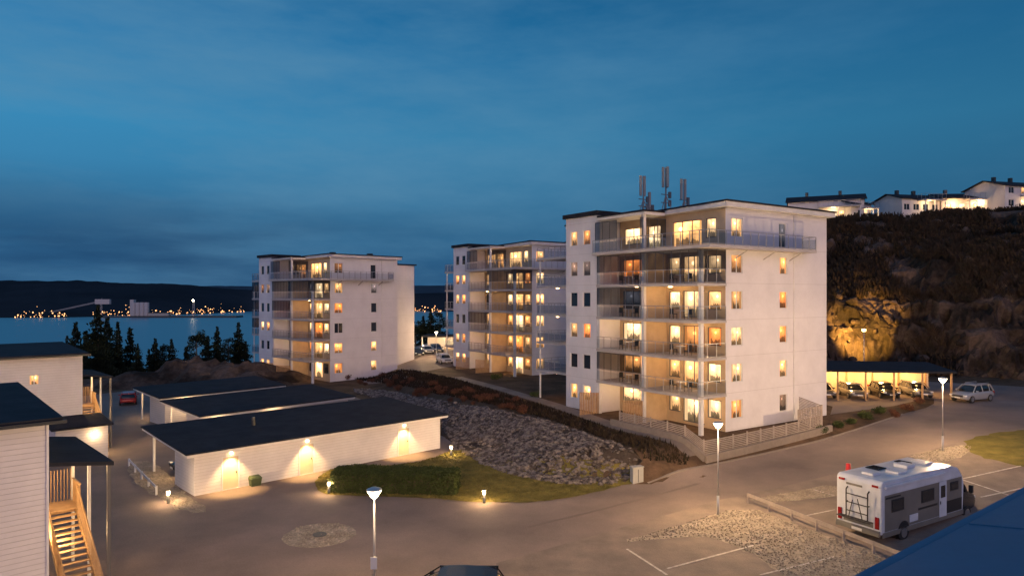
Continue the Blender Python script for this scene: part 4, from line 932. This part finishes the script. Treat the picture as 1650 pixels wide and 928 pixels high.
for i,(px,py,l) in enumerate([(1350,690,'round green shrub leftmost beside the corner of the nearest block'),(1372,685,'green shrub second in the bed by the road'),(1395,676,'green shrub in the middle of the bed by the road'),(1418,668,'green shrub nearest the carport in the road bed'),(1325,698,'small green shrub touching the slat fence end'),(800,612,'green bush before the middle block patio'),(860,640,'green bush at the far patio of the nearest block')]):
    x,y=G(px,py); place(gs[i%2],x,y,h(x,y),rs.uniform(.9,1.3),l,'shrub','green shrubs',rs)
for i,(px,py,l) in enumerate([(1440,672,'low red brown shrub at the right of the road bed'),(1462,662,'red brown shrub under the street lamp side of carport'),(1482,652,'red brown shrub nearest the silver car')]):
    x,y=G(px,py); place(rd[i%3],x,y,h(x,y),.9,l,'shrub','red brown shrubs by the carport',rs)
# ---------------------------------------------------------------- world, sun, camera
w=bpy.data.worlds.new('World'); sc.world=w; w.use_nodes=True; t=NT(w); bg=t.n['Background']
tc=t.new('ShaderNodeTexCoord').outputs['Generated']; sp=t.new('ShaderNodeSeparateXYZ'); t.link(tc,sp.inputs[0])
el=sp.outputs[2]
base=t.ramp(el,[(0,(.028,.110,.240)),(.05,(.032,.130,.270)),(.12,(.040,.190,.365)),(.22,(.040,.240,.455)),(.32,(.024,.19,.41)),(.42,(.013,.135,.325)),(1,(.02,.10,.25))])
az=t.new('ShaderNodeMapRange'); t.link(sp.outputs[0],az.inputs[0]); az.inputs[1].default_value=-.6; az.inputs[2].default_value=.6; az.inputs[3].default_value=1.05; az.inputs[4].default_value=.64
c=t.mix(1.0,base,az.outputs[0],'MULTIPLY')
mp=t.new('ShaderNodeMapping'); t.link(tc,mp.inputs[0]); mp.inputs['Scale'].default_value=(1.2,1.2,4.6); mp.inputs['Rotation'].default_value=(.05,.24,0)
n1=t.noise(mp.outputs[0],1.9,7,.6); mr=t.new('ShaderNodeMapRange'); t.link(n1,mr.inputs[0]); mr.inputs[1].default_value=.40; mr.inputs[2].default_value=.66
lf=t.math('MULTIPLY',mr.outputs[0],t.math('SUBTRACT',1.0,t.math('MULTIPLY',t.math('ADD',sp.outputs[0],.2,clamp=True),1.0),clamp=True))
c=t.mix(t.math('MULTIPLY',lf,.6),c,(.105,.265,.42,1))
mp2=t.new('ShaderNodeMapping'); t.link(tc,mp2.inputs[0]); mp2.inputs['Scale'].default_value=(1.3,1.3,9); mp2.inputs['Location'].default_value=(3,1,4); mp2.inputs['Rotation'].default_value=(0,.18,0)
n2=t.noise(mp2.outputs[0],1.7,6,.55); mr2=t.new('ShaderNodeMapRange'); t.link(n2,mr2.inputs[0]); mr2.inputs[1].default_value=.4; mr2.inputs[2].default_value=.62
lowm=t.new('ShaderNodeMapRange'); t.link(el,lowm.inputs[0]); lowm.inputs[1].default_value=.17; lowm.inputs[2].default_value=.05
lowx=t.new('ShaderNodeMapRange'); t.link(sp.outputs[0],lowx.inputs[0]); lowx.inputs[1].default_value=.05; lowx.inputs[2].default_value=-.42; lowx.inputs[3].default_value=.2
c=t.mix(t.math('MULTIPLY',t.math('MULTIPLY',t.math('MULTIPLY_ADD',mr2.outputs[0],.7,.3),lowm.outputs[0]),t.math('MULTIPLY',lowx.outputs[0],.85)),c,(.013,.055,.14,1))
t.link(c,bg.inputs[0]); bg.inputs[1].default_value=1.0
s=light('dusk_sun',(0,0,50),1.0,(1,.66,.72),kind='SUN'); s.data.angle=R(50); d=Vector((-.10,1,-.30)); s.rotation_euler=d.to_track_quat('-Z','Y').to_euler()
cam=bpy.data.cameras.new('Camera'); co=bpy.data.objects.new('Camera',cam); COL.objects.link(co); co.location=(0,0,H); co.rotation_euler=(R(90),0,0); cam.lens=24; cam.sensor_width=36; cam.shift_y=.0067; cam.clip_start=.5; cam.clip_end=20000
sc.camera=co
sc.view_settings.view_transform='Standard'; sc.view_settings.look='None'; sc.view_settings.exposure=0
